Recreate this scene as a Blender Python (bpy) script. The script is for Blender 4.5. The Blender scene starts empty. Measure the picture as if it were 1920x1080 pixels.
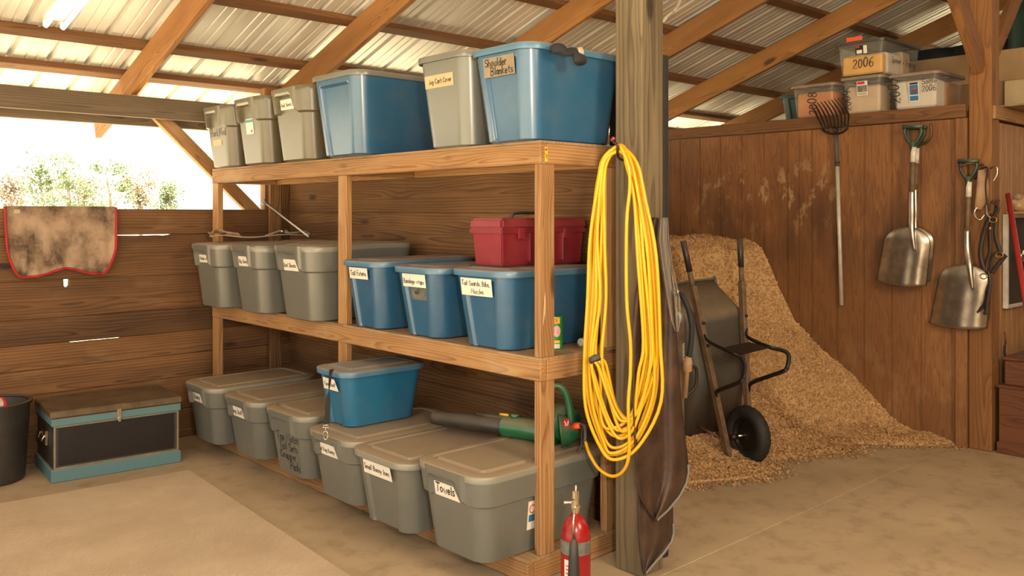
import bpy, bmesh, math, random
from mathutils import Vector, Matrix, noise
random.seed(7)
sc = bpy.context.scene
COL = sc.collection
D = bpy.data

# ------------------------------------------------------------------ camera, world, lights, exposure
CAM_Z = 1.55
cam_d = D.cameras.new('camera'); cam = D.objects.new('camera', cam_d); COL.objects.link(cam)
cam_d.sensor_width = 36.0; cam_d.lens = 36.0*1650/1920; cam_d.shift_y = -138/1920; cam_d.clip_end = 500
cam.location = (0, 0, CAM_Z)
FWD = Vector((0.677, 0.736, 0)).normalized()
cam.rotation_euler = FWD.to_track_quat('-Z', 'Y').to_euler()
sc.camera = cam

w = D.worlds.new('world'); sc.world = w; w.use_nodes = True
bgn = w.node_tree.nodes['Background']
bgn.inputs[0].default_value = (1.0, 0.95, 0.86, 1); bgn.inputs[1].default_value = 1.6

def light(name, kind, loc, aim, energy, col, size=None, sy=None):
    l = D.lights.new(name, kind); o = D.objects.new(name, l); COL.objects.link(o)
    o.location = loc; l.energy = energy; l.color = col
    o.rotation_euler = (Vector(aim)-Vector(loc)).to_track_quat('-Z', 'Y').to_euler()
    if kind == 'AREA':
        l.shape = 'RECTANGLE'; l.size = size; l.size_y = sy or size
    return o
sun = light('sun', 'SUN', (-15, 8, 40), (0, 0, 0), 32, (1, .93, .78)); sun.data.angle = .02
light('warm_fill', 'AREA', (2.3, -1.3, 2.7), (4.5, 2.5, 0.3), 125, (1, .77, .48), 1.0, .8)  # unseen warm fill, added to brighten the interior from behind the camera
light('flash_lamp', 'AREA', (0.25, -0.30, 1.72), (3.2, 3.6, 1.25), 62, (1, .88, .70), .22, .16)
light('left_fill', 'AREA', (-0.9, 1.6, 2.75), (1.6, 3.6, 0.0), 32, (1, .80, .54), .9, .3)  # weaker unseen fill added on the left, stands for no real fitting

vs = sc.view_settings
vs.view_transform = 'Standard'; vs.look = 'None'; vs.gamma = 1; vs.use_curve_mapping = False
vs.exposure = 0.0

# ------------------------------------------------------------------ helpers
def ray(u, v):
    s = (u-960)/1650.0
    return Vector((.677+s*.736, .736-s*.677, -(v-402)/1650.0))
def at(u, v, d=None, x=None, y=None, z=None):      # a point seen along one bearing, at depth d or on a plane
    r = ray(u, v)
    if x is not None: d = x/r.x
    if y is not None: d = y/r.y
    if z is not None: d = (z-CAM_Z)/r.z
    return Vector((r.x*d, r.y*d, CAM_Z+r.z*d))

def wm(o):
    m = o.matrix_basis.copy()
    return (wm(o.parent) @ o.matrix_parent_inverse @ m) if o.parent else m
def par(o, p):
    if p is not None:
        o.parent = p; o.matrix_parent_inverse = wm(p).inverted()
    return o
def mobj(name, verts, faces, mat, parent=None, smooth=False, mats=None):
    me = D.meshes.new(name); me.from_pydata([tuple(v) for v in verts], [], faces); me.update()
    o = D.objects.new(name, me); COL.objects.link(o)
    for m in (mat if isinstance(mat, (list, tuple)) else [mat]): me.materials.append(m)
    if smooth: me.polygons.foreach_set('use_smooth', [True]*len(me.polygons))
    return par(o, parent)
def bobj(name, bm, mat, parent=None, smooth=False, M=None):
    me = D.meshes.new(name); bmesh.ops.recalc_face_normals(bm, faces=bm.faces); bm.to_mesh(me); bm.free()
    o = D.objects.new(name, me); COL.objects.link(o); me.materials.append(mat)
    if M is not None: o.matrix_basis = M
    if smooth: me.polygons.foreach_set('use_smooth', [True]*len(me.polygons))
    return par(o, parent)
def tag(o, label=None, cat=None, group=None, kind=None):
    if label: o['label'] = label
    if cat: o['category'] = cat
    if group: o['group'] = group
    if kind: o['kind'] = kind
    return o
def thing(name, loc, label=None, cat=None, group=None, kind=None):
    o = D.objects.new(name, None); COL.objects.link(o); o.location = loc; o.empty_display_size = .1
    return tag(o, label, cat, group, kind)
def smooth_sharp(o, ang=40):
    me = o.data
    me.polygons.foreach_set('use_smooth', [True]*len(me.polygons))
    bm = bmesh.new(); bm.from_mesh(me)
    for e in bm.edges:
        if len(e.link_faces) == 2 and e.calc_face_angle(0) > math.radians(ang): e.smooth = False
    bm.to_mesh(me); bm.free()
    return o

def boxbm(sx, sy, sz, bev=.003, c=(0, 0, 0), seg=1):
    bm = bmesh.new(); bmesh.ops.create_cube(bm, size=1)
    for v in bm.verts: v.co = Vector((v.co.x*sx+c[0], v.co.y*sy+c[1], v.co.z*sz+c[2]))
    if bev: bmesh.ops.bevel(bm, geom=bm.edges[:], offset=bev, segments=seg, affect='EDGES', profile=.5)
    return bm
def frame(p0, p1, up=(0, 0, 1)):
    p0, p1 = Vector(p0), Vector(p1); x = (p1-p0).normalized(); up = Vector(up)
    if abs(x.dot(up)) > .98: up = Vector((0, 1, 0))
    y = up.cross(x).normalized(); z = x.cross(y)
    M = Matrix((x, y, z)).transposed().to_4x4(); M.translation = (p0+p1)/2
    return M, (p1-p0).length
def beam(name, p0, p1, wd, ht, mat, parent=None, up=(0, 0, 1), bev=.003):
    M, L = frame(p0, p1, up)
    return bobj(name, boxbm(L, wd, ht, bev), mat, parent, M=M)
def bbox(name, a, b, mat, parent=None, axis=None, bev=.003):   # axis = direction of the grain
    a, b = Vector(a), Vector(b); c = (a+b)/2; s = b-a
    if axis is None: axis = max(range(3), key=lambda i: s[i])
    e = Vector([1.0 if i == axis else 0 for i in range(3)])
    p0 = c-e*s[axis]/2; p1 = c+e*s[axis]/2
    if axis == 2: wd, ht = s.x, s.y
    elif axis == 0: wd, ht = s.y, s.z
    else: wd, ht = s.x, s.z
    M, L = frame(p0, p1)
    if axis == 2:       # local y is world up x dir: settle sizes by the frame itself
        ly = Vector(M.col[1][:3]); wd = abs(ly.x)*s.x+abs(ly.y)*s.y
        lz = Vector(M.col[2][:3]); ht = abs(lz.x)*s.x+abs(lz.y)*s.y
    return bobj(name, boxbm(L, wd, ht, bev), mat, parent, M=M)

def catmull(pts, n=8, closed=False):
    pts = [Vector(p) for p in pts]; out = []; N = len(pts)
    rng = range(N if closed else N-1)
    for i in rng:
        if closed: p0, p1, p2, p3 = pts[(i-1) % N], pts[i], pts[(i+1) % N], pts[(i+2) % N]
        else: p0, p1, p2, p3 = pts[max(i-1, 0)], pts[i], pts[i+1], pts[min(i+2, N-1)]
        for k in range(n):
            t = k/n
            out.append(.5*((2*p1)+(p2-p0)*t+(2*p0-5*p1+4*p2-p3)*t*t+(3*p1-p0-3*p2+p3)*t*t*t))
    if not closed: out.append(pts[-1])
    return out
def tube_data(pts, rad, seg=8, closed=False, flat=None, cap=True, upv=None):
    pts = [Vector(p) for p in pts]; N = len(pts)
    r = rad if callable(rad) else (lambda t: rad)
    vs_, fs = [], []; prev = None
    for i, p in enumerate(pts):
        a = pts[(i-1) % N] if (closed or i > 0) else p
        b = pts[(i+1) % N] if (closed or i < N-1) else p
        t = (b-a).normalized() if (b-a).length > 1e-9 else Vector((0, 0, 1))
        if upv is not None: n = Vector(upv)-t*t.dot(Vector(upv))
        elif prev is None: n = t.orthogonal()
        else: n = prev-t*t.dot(prev)
        n = n.normalized() if n.length > 1e-6 else t.orthogonal().normalized()
        prev = n; bn = t.cross(n)
        rr = r(i/max(N-1, 1))
        for k in range(seg):
            an = 2*math.pi*(k+.5)/seg
            if flat: vs_.append(p+n*math.cos(an)*rr*flat[0]+bn*math.sin(an)*rr*flat[1])
            else: vs_.append(p+n*math.cos(an)*rr+bn*math.sin(an)*rr)
    for i in range(N if closed else N-1):
        j = (i+1) % N
        for k in range(seg):
            k2 = (k+1) % seg
            fs.append((i*seg+k, i*seg+k2, j*seg+k2, j*seg+k))
    if cap and not closed:
        fs.append(tuple(range(seg))[::-1]); fs.append(tuple((N-1)*seg+k for k in range(seg)))
    return vs_, fs
def tube(name, pts, rad, mat, parent=None, seg=8, closed=False, flat=None, upv=None, smooth=True):
    v, f = tube_data(pts, rad, seg, closed, flat, upv=upv)
    return mobj(name, v, f, mat, parent, smooth=smooth)
def lathe(name, prof, mat, parent=None, seg=32, M=None, smooth=True, ang=40):
    vs_, fs = [], []
    for (r, z) in prof:
        for k in range(seg):
            a = 2*math.pi*k/seg; vs_.append((r*math.cos(a), r*math.sin(a), z))
    for i in range(len(prof)-1):
        for k in range(seg):
            k2 = (k+1) % seg
            fs.append((i*seg+k, i*seg+k2, (i+1)*seg+k2, (i+1)*seg+k))
    fs.append(tuple(range(seg))[::-1]); fs.append(tuple((len(prof)-1)*seg+k for k in range(seg)))
    o = mobj(name, vs_, fs, mat, None)
    if M is not None: o.matrix_basis = M
    par(o, parent)
    if smooth: smooth_sharp(o, ang)
    return o
def T(x, y, z): return Matrix.Translation((x, y, z))
def axisM(p, d):       # local z along d
    q = Vector(d).to_track_quat('Z', 'Y').to_matrix().to_4x4(); q.translation = Vector(p); return q

# ------------------------------------------------------------------ materials
class N:
    def __init__(s, name):
        s.m = D.materials.new(name); s.m.use_nodes = True; s.t = s.m.node_tree; s.n = s.t.nodes
        s.b = s.n['Principled BSDF']
    def add(s, ty, **kw):
        nd = s.n.new(ty)
        for k, v in kw.items(): setattr(nd, k, v)
        return nd
    def put(s, sock, val):
        if hasattr(val, 'is_output'): s.t.links.new(val, sock)
        else: sock.default_value = val
    def math(s, op, a, b=0.0, c=None):
        nd = s.add('ShaderNodeMath', operation=op); s.put(nd.inputs[0], a); s.put(nd.inputs[1], b)
        if c is not None: s.put(nd.inputs[2], c)
        return nd.outputs[0]
    def mix(s, f, a, b, blend='MIX'):
        nd = s.add('ShaderNodeMix', data_type='RGBA', blend_type=blend)
        s.put(nd.inputs[0], f)
        for i, x in ((6, a), (7, b)): s.put(nd.inputs[i], (x[0], x[1], x[2], 1) if isinstance(x, tuple) else x)
        return nd.outputs[2]
    def ramp(s, f, stops):
        nd = s.add('ShaderNodeValToRGB'); s.put(nd.inputs[0], f); e = nd.color_ramp.elements
        while len(e) < len(stops): e.new(.5)
        for el, (p, c) in zip(e, stops):
            el.position = p; el.color = (c, c, c, 1) if not isinstance(c, tuple) else (c[0], c[1], c[2], 1)
        return nd.outputs[0]
    def obj(s): return s.add('ShaderNodeTexCoord').outputs['Object']
    def gen(s): return s.add('ShaderNodeNewGeometry').outputs['Position']
    def scale(s, v, sc_, off=None):
        nd = s.add('ShaderNodeVectorMath', operation='MULTIPLY'); s.put(nd.inputs[0], v); s.put(nd.inputs[1], sc_)
        r = nd.outputs[0]
        if off is not None:
            n2 = s.add('ShaderNodeVectorMath', operation='ADD'); s.put(n2.inputs[0], r); s.put(n2.inputs[1], off); r = n2.outputs[0]
        return r
    def noise(s, v, sc_, det=3, rough=.55):
        nd = s.add('ShaderNodeTexNoise'); s.put(nd.inputs['Vector'], v); nd.inputs['Scale'].default_value = sc_
        nd.inputs['Detail'].default_value = det; nd.inputs['Roughness'].default_value = rough
        return nd.outputs[0]
    def bump(s, h, st=.2, dist=.005):
        nd = s.add('ShaderNodeBump'); s.put(nd.inputs['Height'], h); nd.inputs['Strength'].default_value = st
        nd.inputs['Distance'].default_value = dist; s.put(s.b.inputs['Normal'], nd.outputs[0])
    def fin(s, col=None, rough=None, metal=None, **kw):
        if col is not None: s.put(s.b.inputs['Base Color'], (col[0], col[1], col[2], 1) if isinstance(col, tuple) else col)
        if rough is not None: s.put(s.b.inputs['Roughness'], rough)
        if metal is not None: s.put(s.b.inputs['Metallic'], metal)
        for k, v in kw.items(): s.put(s.b.inputs[k], v)
        return s.m

def wood(name, light_, dark, ring=.013, var=.35, rough=.75, knots=True, wear=None):
    s = N(name); co = s.obj(); rnd = s.add('ShaderNodeObjectInfo').outputs['Random']
    cmb = s.add('ShaderNodeCombineXYZ')
    for i, k in enumerate((37.0, 11.3, 23.7)): s.put(cmb.inputs[i], s.math('MULTIPLY', rnd, k))
    p = s.scale(co, (1, 1, 1), cmb.outputs[0])
    lo = s.noise(s.scale(p, (.9, 5, 5)), 1.0, 2)
    sep = s.add('ShaderNodeSeparateXYZ'); s.put(sep.inputs[0], co)
    zc = s.math('MULTIPLY_ADD', rnd, .05, .012)
    wob = s.math('MULTIPLY', s.math('SUBTRACT', lo, .5), .16)
    y = s.math('ADD', sep.outputs[1], wob)
    z = s.math('ADD', s.math('ADD', sep.outputs[2], zc), s.math('MULTIPLY', wob, .6))
    r = s.math('SQRT', s.math('ADD', s.math('MULTIPLY', y, y), s.math('MULTIPLY', z, z)))
    fr = s.math('FRACT', s.math('DIVIDE', r, ring))
    rg = s.ramp(fr, [(0, .1), (.55, .35), (.88, 1), (1, .15)])
    fine = s.noise(s.scale(p, (3, 130, 130)), 1.0, 3)
    f = s.math('ADD', s.math('MULTIPLY', rg, .62), s.math('MULTIPLY', fine, .42))
    bl = s.noise(s.scale(p, (1.6, 9, 9)), 1.0, 4, .6)
    f = s.math('ADD', f, s.math('MULTIPLY', s.math('SUBTRACT', lo, .5), .8))
    f = s.math('ADD', f, s.math('MULTIPLY', s.math('SUBTRACT', bl, .5), .9))
    c = s.mix(f, light_, dark)
    if knots:
        vo = s.add('ShaderNodeTexVoronoi'); s.put(vo.inputs['Vector'], s.scale(p, (1.9, 5.5, 5.5))); vo.inputs['Scale'].default_value = 1
        k = s.ramp(vo.outputs['Distance'], [(.0, 1), (.10, .9), (.17, 0)])
        sepc = s.add('ShaderNodeSeparateColor'); s.put(sepc.inputs[0], vo.outputs['Color'])
        k = s.math('MULTIPLY', k, s.math('GREATER_THAN', sepc.outputs[0], .62))
        c = s.mix(k, c, tuple(x*.35 for x in dark))
    if wear:
        wn = s.ramp(s.noise(s.scale(p, (2, 6, 6)), 1.3, 4), [(.58, 0), (.75, 1)])
        c = s.mix(s.math('MULTIPLY', wn, wear[1]), c, wear[0])
    tone = s.math('MULTIPLY_ADD', rnd, var, 1-var/2)
    c = s.mix(1.0, c, s.ramp(s.math('MULTIPLY', tone, .5), [(0, 0.0), (1, 2.0)]), 'MULTIPLY') if False else c
    hs = s.add('ShaderNodeHueSaturation'); s.put(hs.inputs['Color'], c); s.put(hs.inputs['Value'], tone)
    s.bump(f, .25, .002)
    return s.fin(hs.outputs[0], rough)

PINE = wood('pine_timber', (.46, .265, .108), (.205, .088, .029), wear=((.55, .42, .27), .35))
PINE_OLD = wood('aged_pine_plank', (.33, .163, .056), (.095, .039, .013), ring=.017, var=.55, wear=((.36, .25, .14), .25))
BRACE = wood('brace_timber', (.30, .135, .042), (.135, .052, .016), var=.15)
PINE_DARK = wood('dark_pine_plank', (.225, .108, .038), (.062, .026, .010), ring=.017, var=.6, wear=((.30, .20, .11), .3))
RAFT = wood('rafter_timber', (.41, .19, .054), (.18, .072, .020), var=.3, wear=((.2, .12, .05), .4))
PURL = wood('purlin_timber', (.25, .115, .04), (.095, .038, .014), var=.35)
POSTW = wood('weathered_post_timber', (.20, .152, .085), (.065, .044, .023), ring=.018, var=.15)
GREYW = wood('weathered_grey_timber', (.22, .165, .105), (.095, .062, .035), var=.3)
PLY = wood('plywood_deck', (.36, .235, .125), (.22, .13, .062), ring=.03, knots=False, wear=((.45, .34, .22), .5))
REDW = wood('stained_red_timber', (.17, .060, .025), (.075, .024, .010), var=.2)

def plywall(name, lc, dc, stains=1.0):
    s = N(name); p = s.gen()
    n1 = s.noise(s.scale(p, (9, 9, .75)), 1.0, 3)
    fr = s.math('FRACT', s.math('MULTIPLY', n1, 14.0))
    rg = s.ramp(fr, [(0, .1), (.5, .4), (.9, 1), (1, .1)])
    fine = s.noise(s.scale(p, (120, 120, 5)), 1.0, 2)
    f = s.math('ADD', s.math('MULTIPLY', rg, .65), s.math('MULTIPLY', fine, .45))
    c = s.mix(f, lc, dc)
    big = s.ramp(s.noise(s.scale(p, (1.0, 1.0, .55)), 1.3, 4), [(.36, 0), (.58, 1)])
    c = s.mix(s.math('MULTIPLY', big, .6*stains), c, (.12, .05, .018))
    sep = s.add('ShaderNodeSeparateXYZ'); s.put(sep.inputs[0], p)
    # splashed dry dust, with its own place on the wall
    sp = s.ramp(s.noise(s.scale(p, (7, 7, 4)), 1.6, 6, .7), [(.545, 0), (.61, 1)])
    win = s.math('MULTIPLY', s.ramp(s.math('ABSOLUTE', s.math('SUBTRACT', sep.outputs[1], 3.75)), [(.4, 1), (.85, 0)]),
                 s.ramp(s.math('ABSOLUTE', s.math('SUBTRACT', sep.outputs[2], 1.68)), [(.08, 1), (.36, 0)]))
    c = s.mix(s.math('MULTIPLY', s.math('MULTIPLY', sp, win), .8*stains), c, (.52, .34, .18))
    st = s.math('MULTIPLY', s.ramp(s.noise(s.scale(p, (3, 3, 1)), 1.5, 5), [(.35, 0), (.6, 1)]), s.ramp(s.math('ABSOLUTE', s.math('SUBTRACT', sep.outputs[2], 1.45)), [(.1, 1), (.5, 0)]))
    c = s.mix(s.math('MULTIPLY', st, .75*stains), c, (.075, .032, .014))
    low = s.math('MULTIPLY', s.ramp(s.noise(s.scale(p, (4, 4, 2)), 1.5, 5, .65), [(.5, 0), (.68, 1)]), s.ramp(sep.outputs[2], [(.2, 1), (1.0, .0)]))
    c = s.mix(s.math('MULTIPLY', low, .5*stains), c, (.36, .215, .10))
    s.bump(f, .2, .002)
    return s.fin(c, .62)
PLYWALL = plywall('stained_plywood_siding', (.43, .195, .066), (.20, .078, .025))
SIDING = plywall('pale_plywood_siding', (.44, .245, .105), (.27, .13, .048), .25)

def plastic(name, col, rough=.38, dust=(.30, .21, .12), amt=.75, var=.0, spec=.75):
    s = N(name); p = s.obj()
    geo = s.add('ShaderNodeNewGeometry'); sep = s.add('ShaderNodeSeparateXYZ'); s.put(sep.inputs[0], geo.outputs['Normal'])
    up = s.ramp(sep.outputs[2], [(.12, 0), (.6, 1)])
    n = s.noise(p, 9, 4); d = s.math('MULTIPLY', up, s.ramp(n, [(.25, .55), (.6, 1)]))
    sm = s.ramp(s.noise(p, 6, 5, .65), [(.45, 0), (.75, 1)])
    c = s.mix(s.math('MULTIPLY', sm, .20), col, tuple(.55*a+.45*b for a, b in zip(col, dust)))
    c = s.mix(s.math('MULTIPLY', d, amt), c, dust)
    r = s.math('MULTIPLY_ADD', d, .4, rough)
    s.bump(s.noise(p, 220, 2), .03, .001)
    return s.fin(c, r, **{'Specular IOR Level': spec})
GREY = plastic('grey_bin_plastic', (.140, .145, .128), .28)
GREY_LID = plastic('grey_lid_plastic', (.235, .228, .19), .34, amt=.85)
TAUPE = plastic('taupe_bin_plastic', (.115, .096, .056), .32)
BLUE = plastic('blue_bin_plastic', (.024, .102, .205), .25)
BLUE_LID = plastic('blue_lid_plastic', (.065, .17, .275), .38)
TEALB = plastic('bright_blue_bin_plastic', (.016, .135, .265), .26)
TEAL_DK = plastic('dark_teal_plastic', (.015, .06, .075), .45)
RED_PL = plastic('dusty_red_plastic', (.22, .012, .024), .42, dust=(.45, .22, .16), amt=.9)
BLK_PL = plastic('black_plastic', (.018, .017, .016), .5, amt=.2)
TRAY_PL = plastic('dark_grey_tray_plastic', (.055, .05, .042), .5, amt=.5)
GRN_PL = plastic('green_tool_plastic', (.006, .11, .045), .33, amt=.5)
DKGRN = plastic('dark_green_grip_plastic', (.008, .045, .025), .4, amt=.4)
CHST_BL = plastic('faded_blue_paint', (.085, .20, .225), .6, amt=.5)
CHST_BK = plastic('scuffed_black_panel', (.028, .024, .018), .55, amt=.5)

def simple(name, col, rough=.6, metal=0, bump=None, var=.25, sc_=8, **kw):
    s = N(name); p = s.obj(); n = s.noise(p, sc_, 5, .6)
    c = s.mix(s.ramp(n, [(.3, 0), (.7, 1)]), tuple(x*(1-var) for x in col), tuple(min(x*(1+var*.5), 1) for x in col))
    if bump: s.bump(s.noise(p, bump[0], 3), bump[1], .003)
    return s.fin(c, rough, metal, **kw)
PAPER = simple('white_label_paper', (.78, .73, .63), .7, var=.1)
TAPE = simple('tan_masking_tape', (.52, .40, .23), .7, var=.15)
DTAPE = simple('brown_tape', (.27, .21, .13), .5, var=.2)
DUCT = simple('grey_duct_tape', (.20, .21, .19), .35, .3, var=.4, sc_=30)
INK = simple('black_marker_ink', (.012, .012, .014), .5, var=.1)
FADED = simple('faded_marker_ink', (.10, .08, .07), .6, var=.3)
GALV = None
STEEL = simple('scuffed_steel', (.52, .47, .40), .33, .95, var=.35, sc_=14, bump=(60, .05))
ALU = simple('worn_aluminium', (.60, .57, .50), .45, .25, var=.25)
CHROME = simple('nickel_fitting', (.62, .58, .50), .2, 1.0, var=.1)
BRASS = simple('brass_hardware', (.55, .36, .10), .3, 1.0, var=.2)
BLKST = simple('black_steel', (.020, .017, .014), .4, .3, var=.4, sc_=25)
RUSTED = simple('rusted_steel', (.14, .075, .04), .6, .5, var=.4, sc_=25)
RUBBER = simple('black_rubber', (.016, .015, .014), .7, var=.4, sc_=20)
CORD = simple('yellow_cord_jacket', (.74, .385, .008), .42, var=.12, sc_=5)
ORANGE = simple('orange_plastic', (.80, .10, .015), .4, var=.1)
REDPAINT = simple('red_enamel', (.29, .010, .011), .25, var=.2, sc_=5)
REDPOLE = simple('red_painted_pole', (.33, .02, .015), .45, var=.2)
YEL = simple('yellow_print', (.80, .52, .03), .5, var=.1)
REDPR = simple('red_print', (.55, .03, .03), .5, var=.1)
BLUEPR = simple('blue_print', (.03, .16, .36), .5, var=.1)
TEALPR = simple('teal_print', (.05, .25, .25), .5, var=.1)
PINKPR = simple('pink_print', (.75, .42, .42), .5, var=.2, sc_=60)
GRNPR = simple('green_print', (.02, .26, .05), .4, var=.2)
BLKWEB = simple('black_webbing', (.016, .014, .012), .8, var=.3, bump=(300, .3))
LEATH = simple('dark_leather', (.030, .017, .010), .55, var=.5, sc_=14, bump=(90, .2))
TANL = simple('tan_leather', (.36, .22, .12), .6, var=.3, sc_=14)
GREYWEB = simple('grey_webbing', (.40, .34, .26), .8, var=.3, sc_=30)
HIDE = simple('dusty_brown_canvas', (.062, .031, .017), .6, var=.65, sc_=7, bump=(110, .25))
HIDE2 = simple('dark_brown_canvas', (.052, .028, .016), .62, var=.55, sc_=9, bump=(110, .25))
PIPING = simple('grey_edge_binding', (.20, .18, .155), .6, var=.2)
REDTRIM = simple('red_fabric_binding', (.42, .022, .025), .85, var=.2, bump=(200, .2))
CARDB = simple('tan_cardboard', (.36, .23, .115), .8, var=.15)
CARDB2 = simple('brown_cardboard', (.26, .16, .08), .8, var=.15)
NAVY = simple('navy_tarp', (.010, .014, .024), .6, var=.3, bump=(6, .4))
GREENT = simple('green_tarp', (.008, .035, .026), .6, var=.3, bump=(6, .4))
MAT_BK = simple('black_stall_mat', (.020, .018, .016), .75, var=.3, sc_=20)
WOODH = simple('grey_brown_ash_handle', (.155, .098, .055), .6, var=.4, sc_=20)
WHTAPE = simple('white_wrap', (.72, .68, .60), .55, var=.25, sc_=30)
GREYGR = simple('grey_grip', (.10, .09, .08), .6, var=.3, sc_=20)
DARK = simple('chest_board_black', (.012, .010, .012), .4, var=.3)
SOCK = simple('charcoal_knit', (.022, .022, .027), .9, var=.3, bump=(160, .4))
BAGTAN = simple('bagged_tan_grain', (.45, .30, .16), .35, var=.4, sc_=20, bump=(20, .5))

def clear_plastic(name, tint=(.52, .49, .42)):
    s = N(name); n = s.noise(s.obj(), 6, 4)
    return s.fin(tint, s.math('MULTIPLY_ADD', n, .25, .18), 0, Alpha=.22, **{'Specular IOR Level': .6})
CLEAR = clear_plastic('cloudy_clear_plastic')
CLEARB = clear_plastic('cobwebbed_clear_bag', (.55, .5, .42))
FILL_OR = simple('orange_fabric_contents', (.70, .25, .07), .8, var=.2, sc_=6, bump=(14, .4))
FILL_YE = simple('yellow_fabric_contents', (.80, .42, .05), .8, var=.15, sc_=6, bump=(14, .4))
FILL_CR = simple('cream_paper_contents', (.68, .50, .33), .8, var=.15, sc_=6, bump=(14, .4))
FILL_WH = simple('white_paper_contents', (.74, .66, .55), .8, var=.12, sc_=6, bump=(10, .3))
FILL_TN = simple('tan_folder_contents', (.50, .24, .085), .8, var=.15, sc_=6)

def concrete():
    s = N('dusty_concrete_floor'); p = s.gen()
    a = s.noise(p, .9, 5, .6); b = s.noise(p, 7, 6, .65); c0 = s.noise(p, 60, 3)
    c = s.mix(s.ramp(a, [(.3, 0), (.7, 1)]), (.335, .25, .155), (.475, .36, .23))
    c = s.mix(s.math('MULTIPLY', s.ramp(b, [(.5, 0), (.72, 1)]), .45), c, (.16, .105, .058))
    c = s.mix(s.math('MULTIPLY', s.ramp(c0, [(.62, 0), (.72, 1)]), .3), c, (.44, .32, .20))
    d = s.ramp(s.noise(p, 2.2, 6, .7), [(.58, 0), (.72, 1)])
    c = s.mix(s.math('MULTIPLY', d, .3), c, (.13, .085, .048))
    s.bump(s.math('ADD', s.math('MULTIPLY', b, .6), s.math('MULTIPLY', c0, .4)), .25, .004)
    return s.fin(c, .8)
CONC = concrete()
def rugmat():
    s = N('beige_loop_rug'); p = s.obj()
    sep = s.add('ShaderNodeSeparateXYZ'); s.put(sep.inputs[0], p)
    a = s.math('SINE', s.math('MULTIPLY', sep.outputs[0], 520)); b = s.math('SINE', s.math('MULTIPLY', sep.outputs[1], 520))
    h = s.math('ADD', s.math('MULTIPLY', a, b), s.noise(p, 90, 2))
    n = s.noise(p, 2.2, 5, .6); fl = s.noise(p, 160, 2)
    c = s.mix(s.ramp(n, [(.35, 0), (.7, 1)]), (.54, .415, .285), (.68, .545, .39))
    c = s.mix(s.math('MULTIPLY', s.ramp(fl, [(.4, 0), (.65, 1)]), .35), c, (.36, .26, .165))
    s.bump(h, .5, .004)
    return s.fin(c, .95)
RUG = rugmat()
def galv():
    s = N('galvanised_roof_sheet'); p = s.obj()
    a = s.noise(s.scale(p, (12, .5, 1)), 1.0, 3); b = s.noise(p, 3, 4)
    f = s.math('ADD', s.math('MULTIPLY', a, .6), s.math('MULTIPLY', b, .4))
    c = s.mix(s.ramp(f, [(.35, 0), (.65, 1)]), (.70, .675, .61), (.78, .755, .69))
    rs = s.ramp(s.noise(s.scale(p, (9, 2, 1)), 1.0, 5), [(.62, 0), (.78, 1)])
    c = s.mix(s.math('MULTIPLY', rs, .2), c, (.30, .19, .10))
    return s.fin(c, .40, .3)
GALV = galv()
def blanketmat():
    s = N('dirty_tan_horse_cloth'); p = s.obj()
    n = s.noise(p, 5, 6, .65); m = s.noise(s.scale(p, (1, 1, .5)), 9, 5, .6)
    c = s.mix(s.ramp(n, [(.36, 0), (.62, 1)]), (.085, .052, .033), (.40, .28, .19))
    c = s.mix(s.math('MULTIPLY', s.ramp(m, [(.5, 0), (.62, 1)]), .6), c, (.45, .33, .24))
    s.bump(s.math('ADD', n, m), .5, .01)
    return s.fin(c, .95)
BLANK = blanketmat()
def shavmat():
    s = N('wood_shavings'); geo = s.add('ShaderNodeNewGeometry'); p = geo.outputs['Position']
    isl = geo.outputs['Random Per Island']
    n = s.noise(p, 45, 4, .7)
    f = s.math('ADD', s.math('MULTIPLY', n, .5), s.math('MULTIPLY', isl, .55))
    c = s.ramp(f, [(.2, (.36, .185, .070)), (.5, (.56, .325, .14)), (.8, (.74, .48, .23))])
    s.bump(s.noise(p, 110, 4, .7), .8, .01)
    return s.fin(c, .9)
SHAV = shavmat()
def emit(name, col, st):
    s = N(name); return s.fin((1, 1, 1), .4, **{'Emission Color': (col[0], col[1], col[2], 1), 'Emission Strength': st})
TUBE_E = emit('lit_fluorescent_tube', (1, .93, .78), 3.5)
WHT_EN = simple('white_fixture_enamel', (.75, .72, .65), .4, var=.1)
LEAFM = simple('pale_tree_leaves', (.27, .33, .16), .7, var=.4, sc_=1.5)
LEAFB = simple('dry_tree_leaves', (.36, .28, .18), .7, var=.4, sc_=1.5)
BARK = simple('pale_bark', (.36, .30, .23), .9, var=.3)
GROUND = simple('dry_pasture_ground', (.62, .55, .38), .95, var=.3, sc_=.6)

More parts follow.
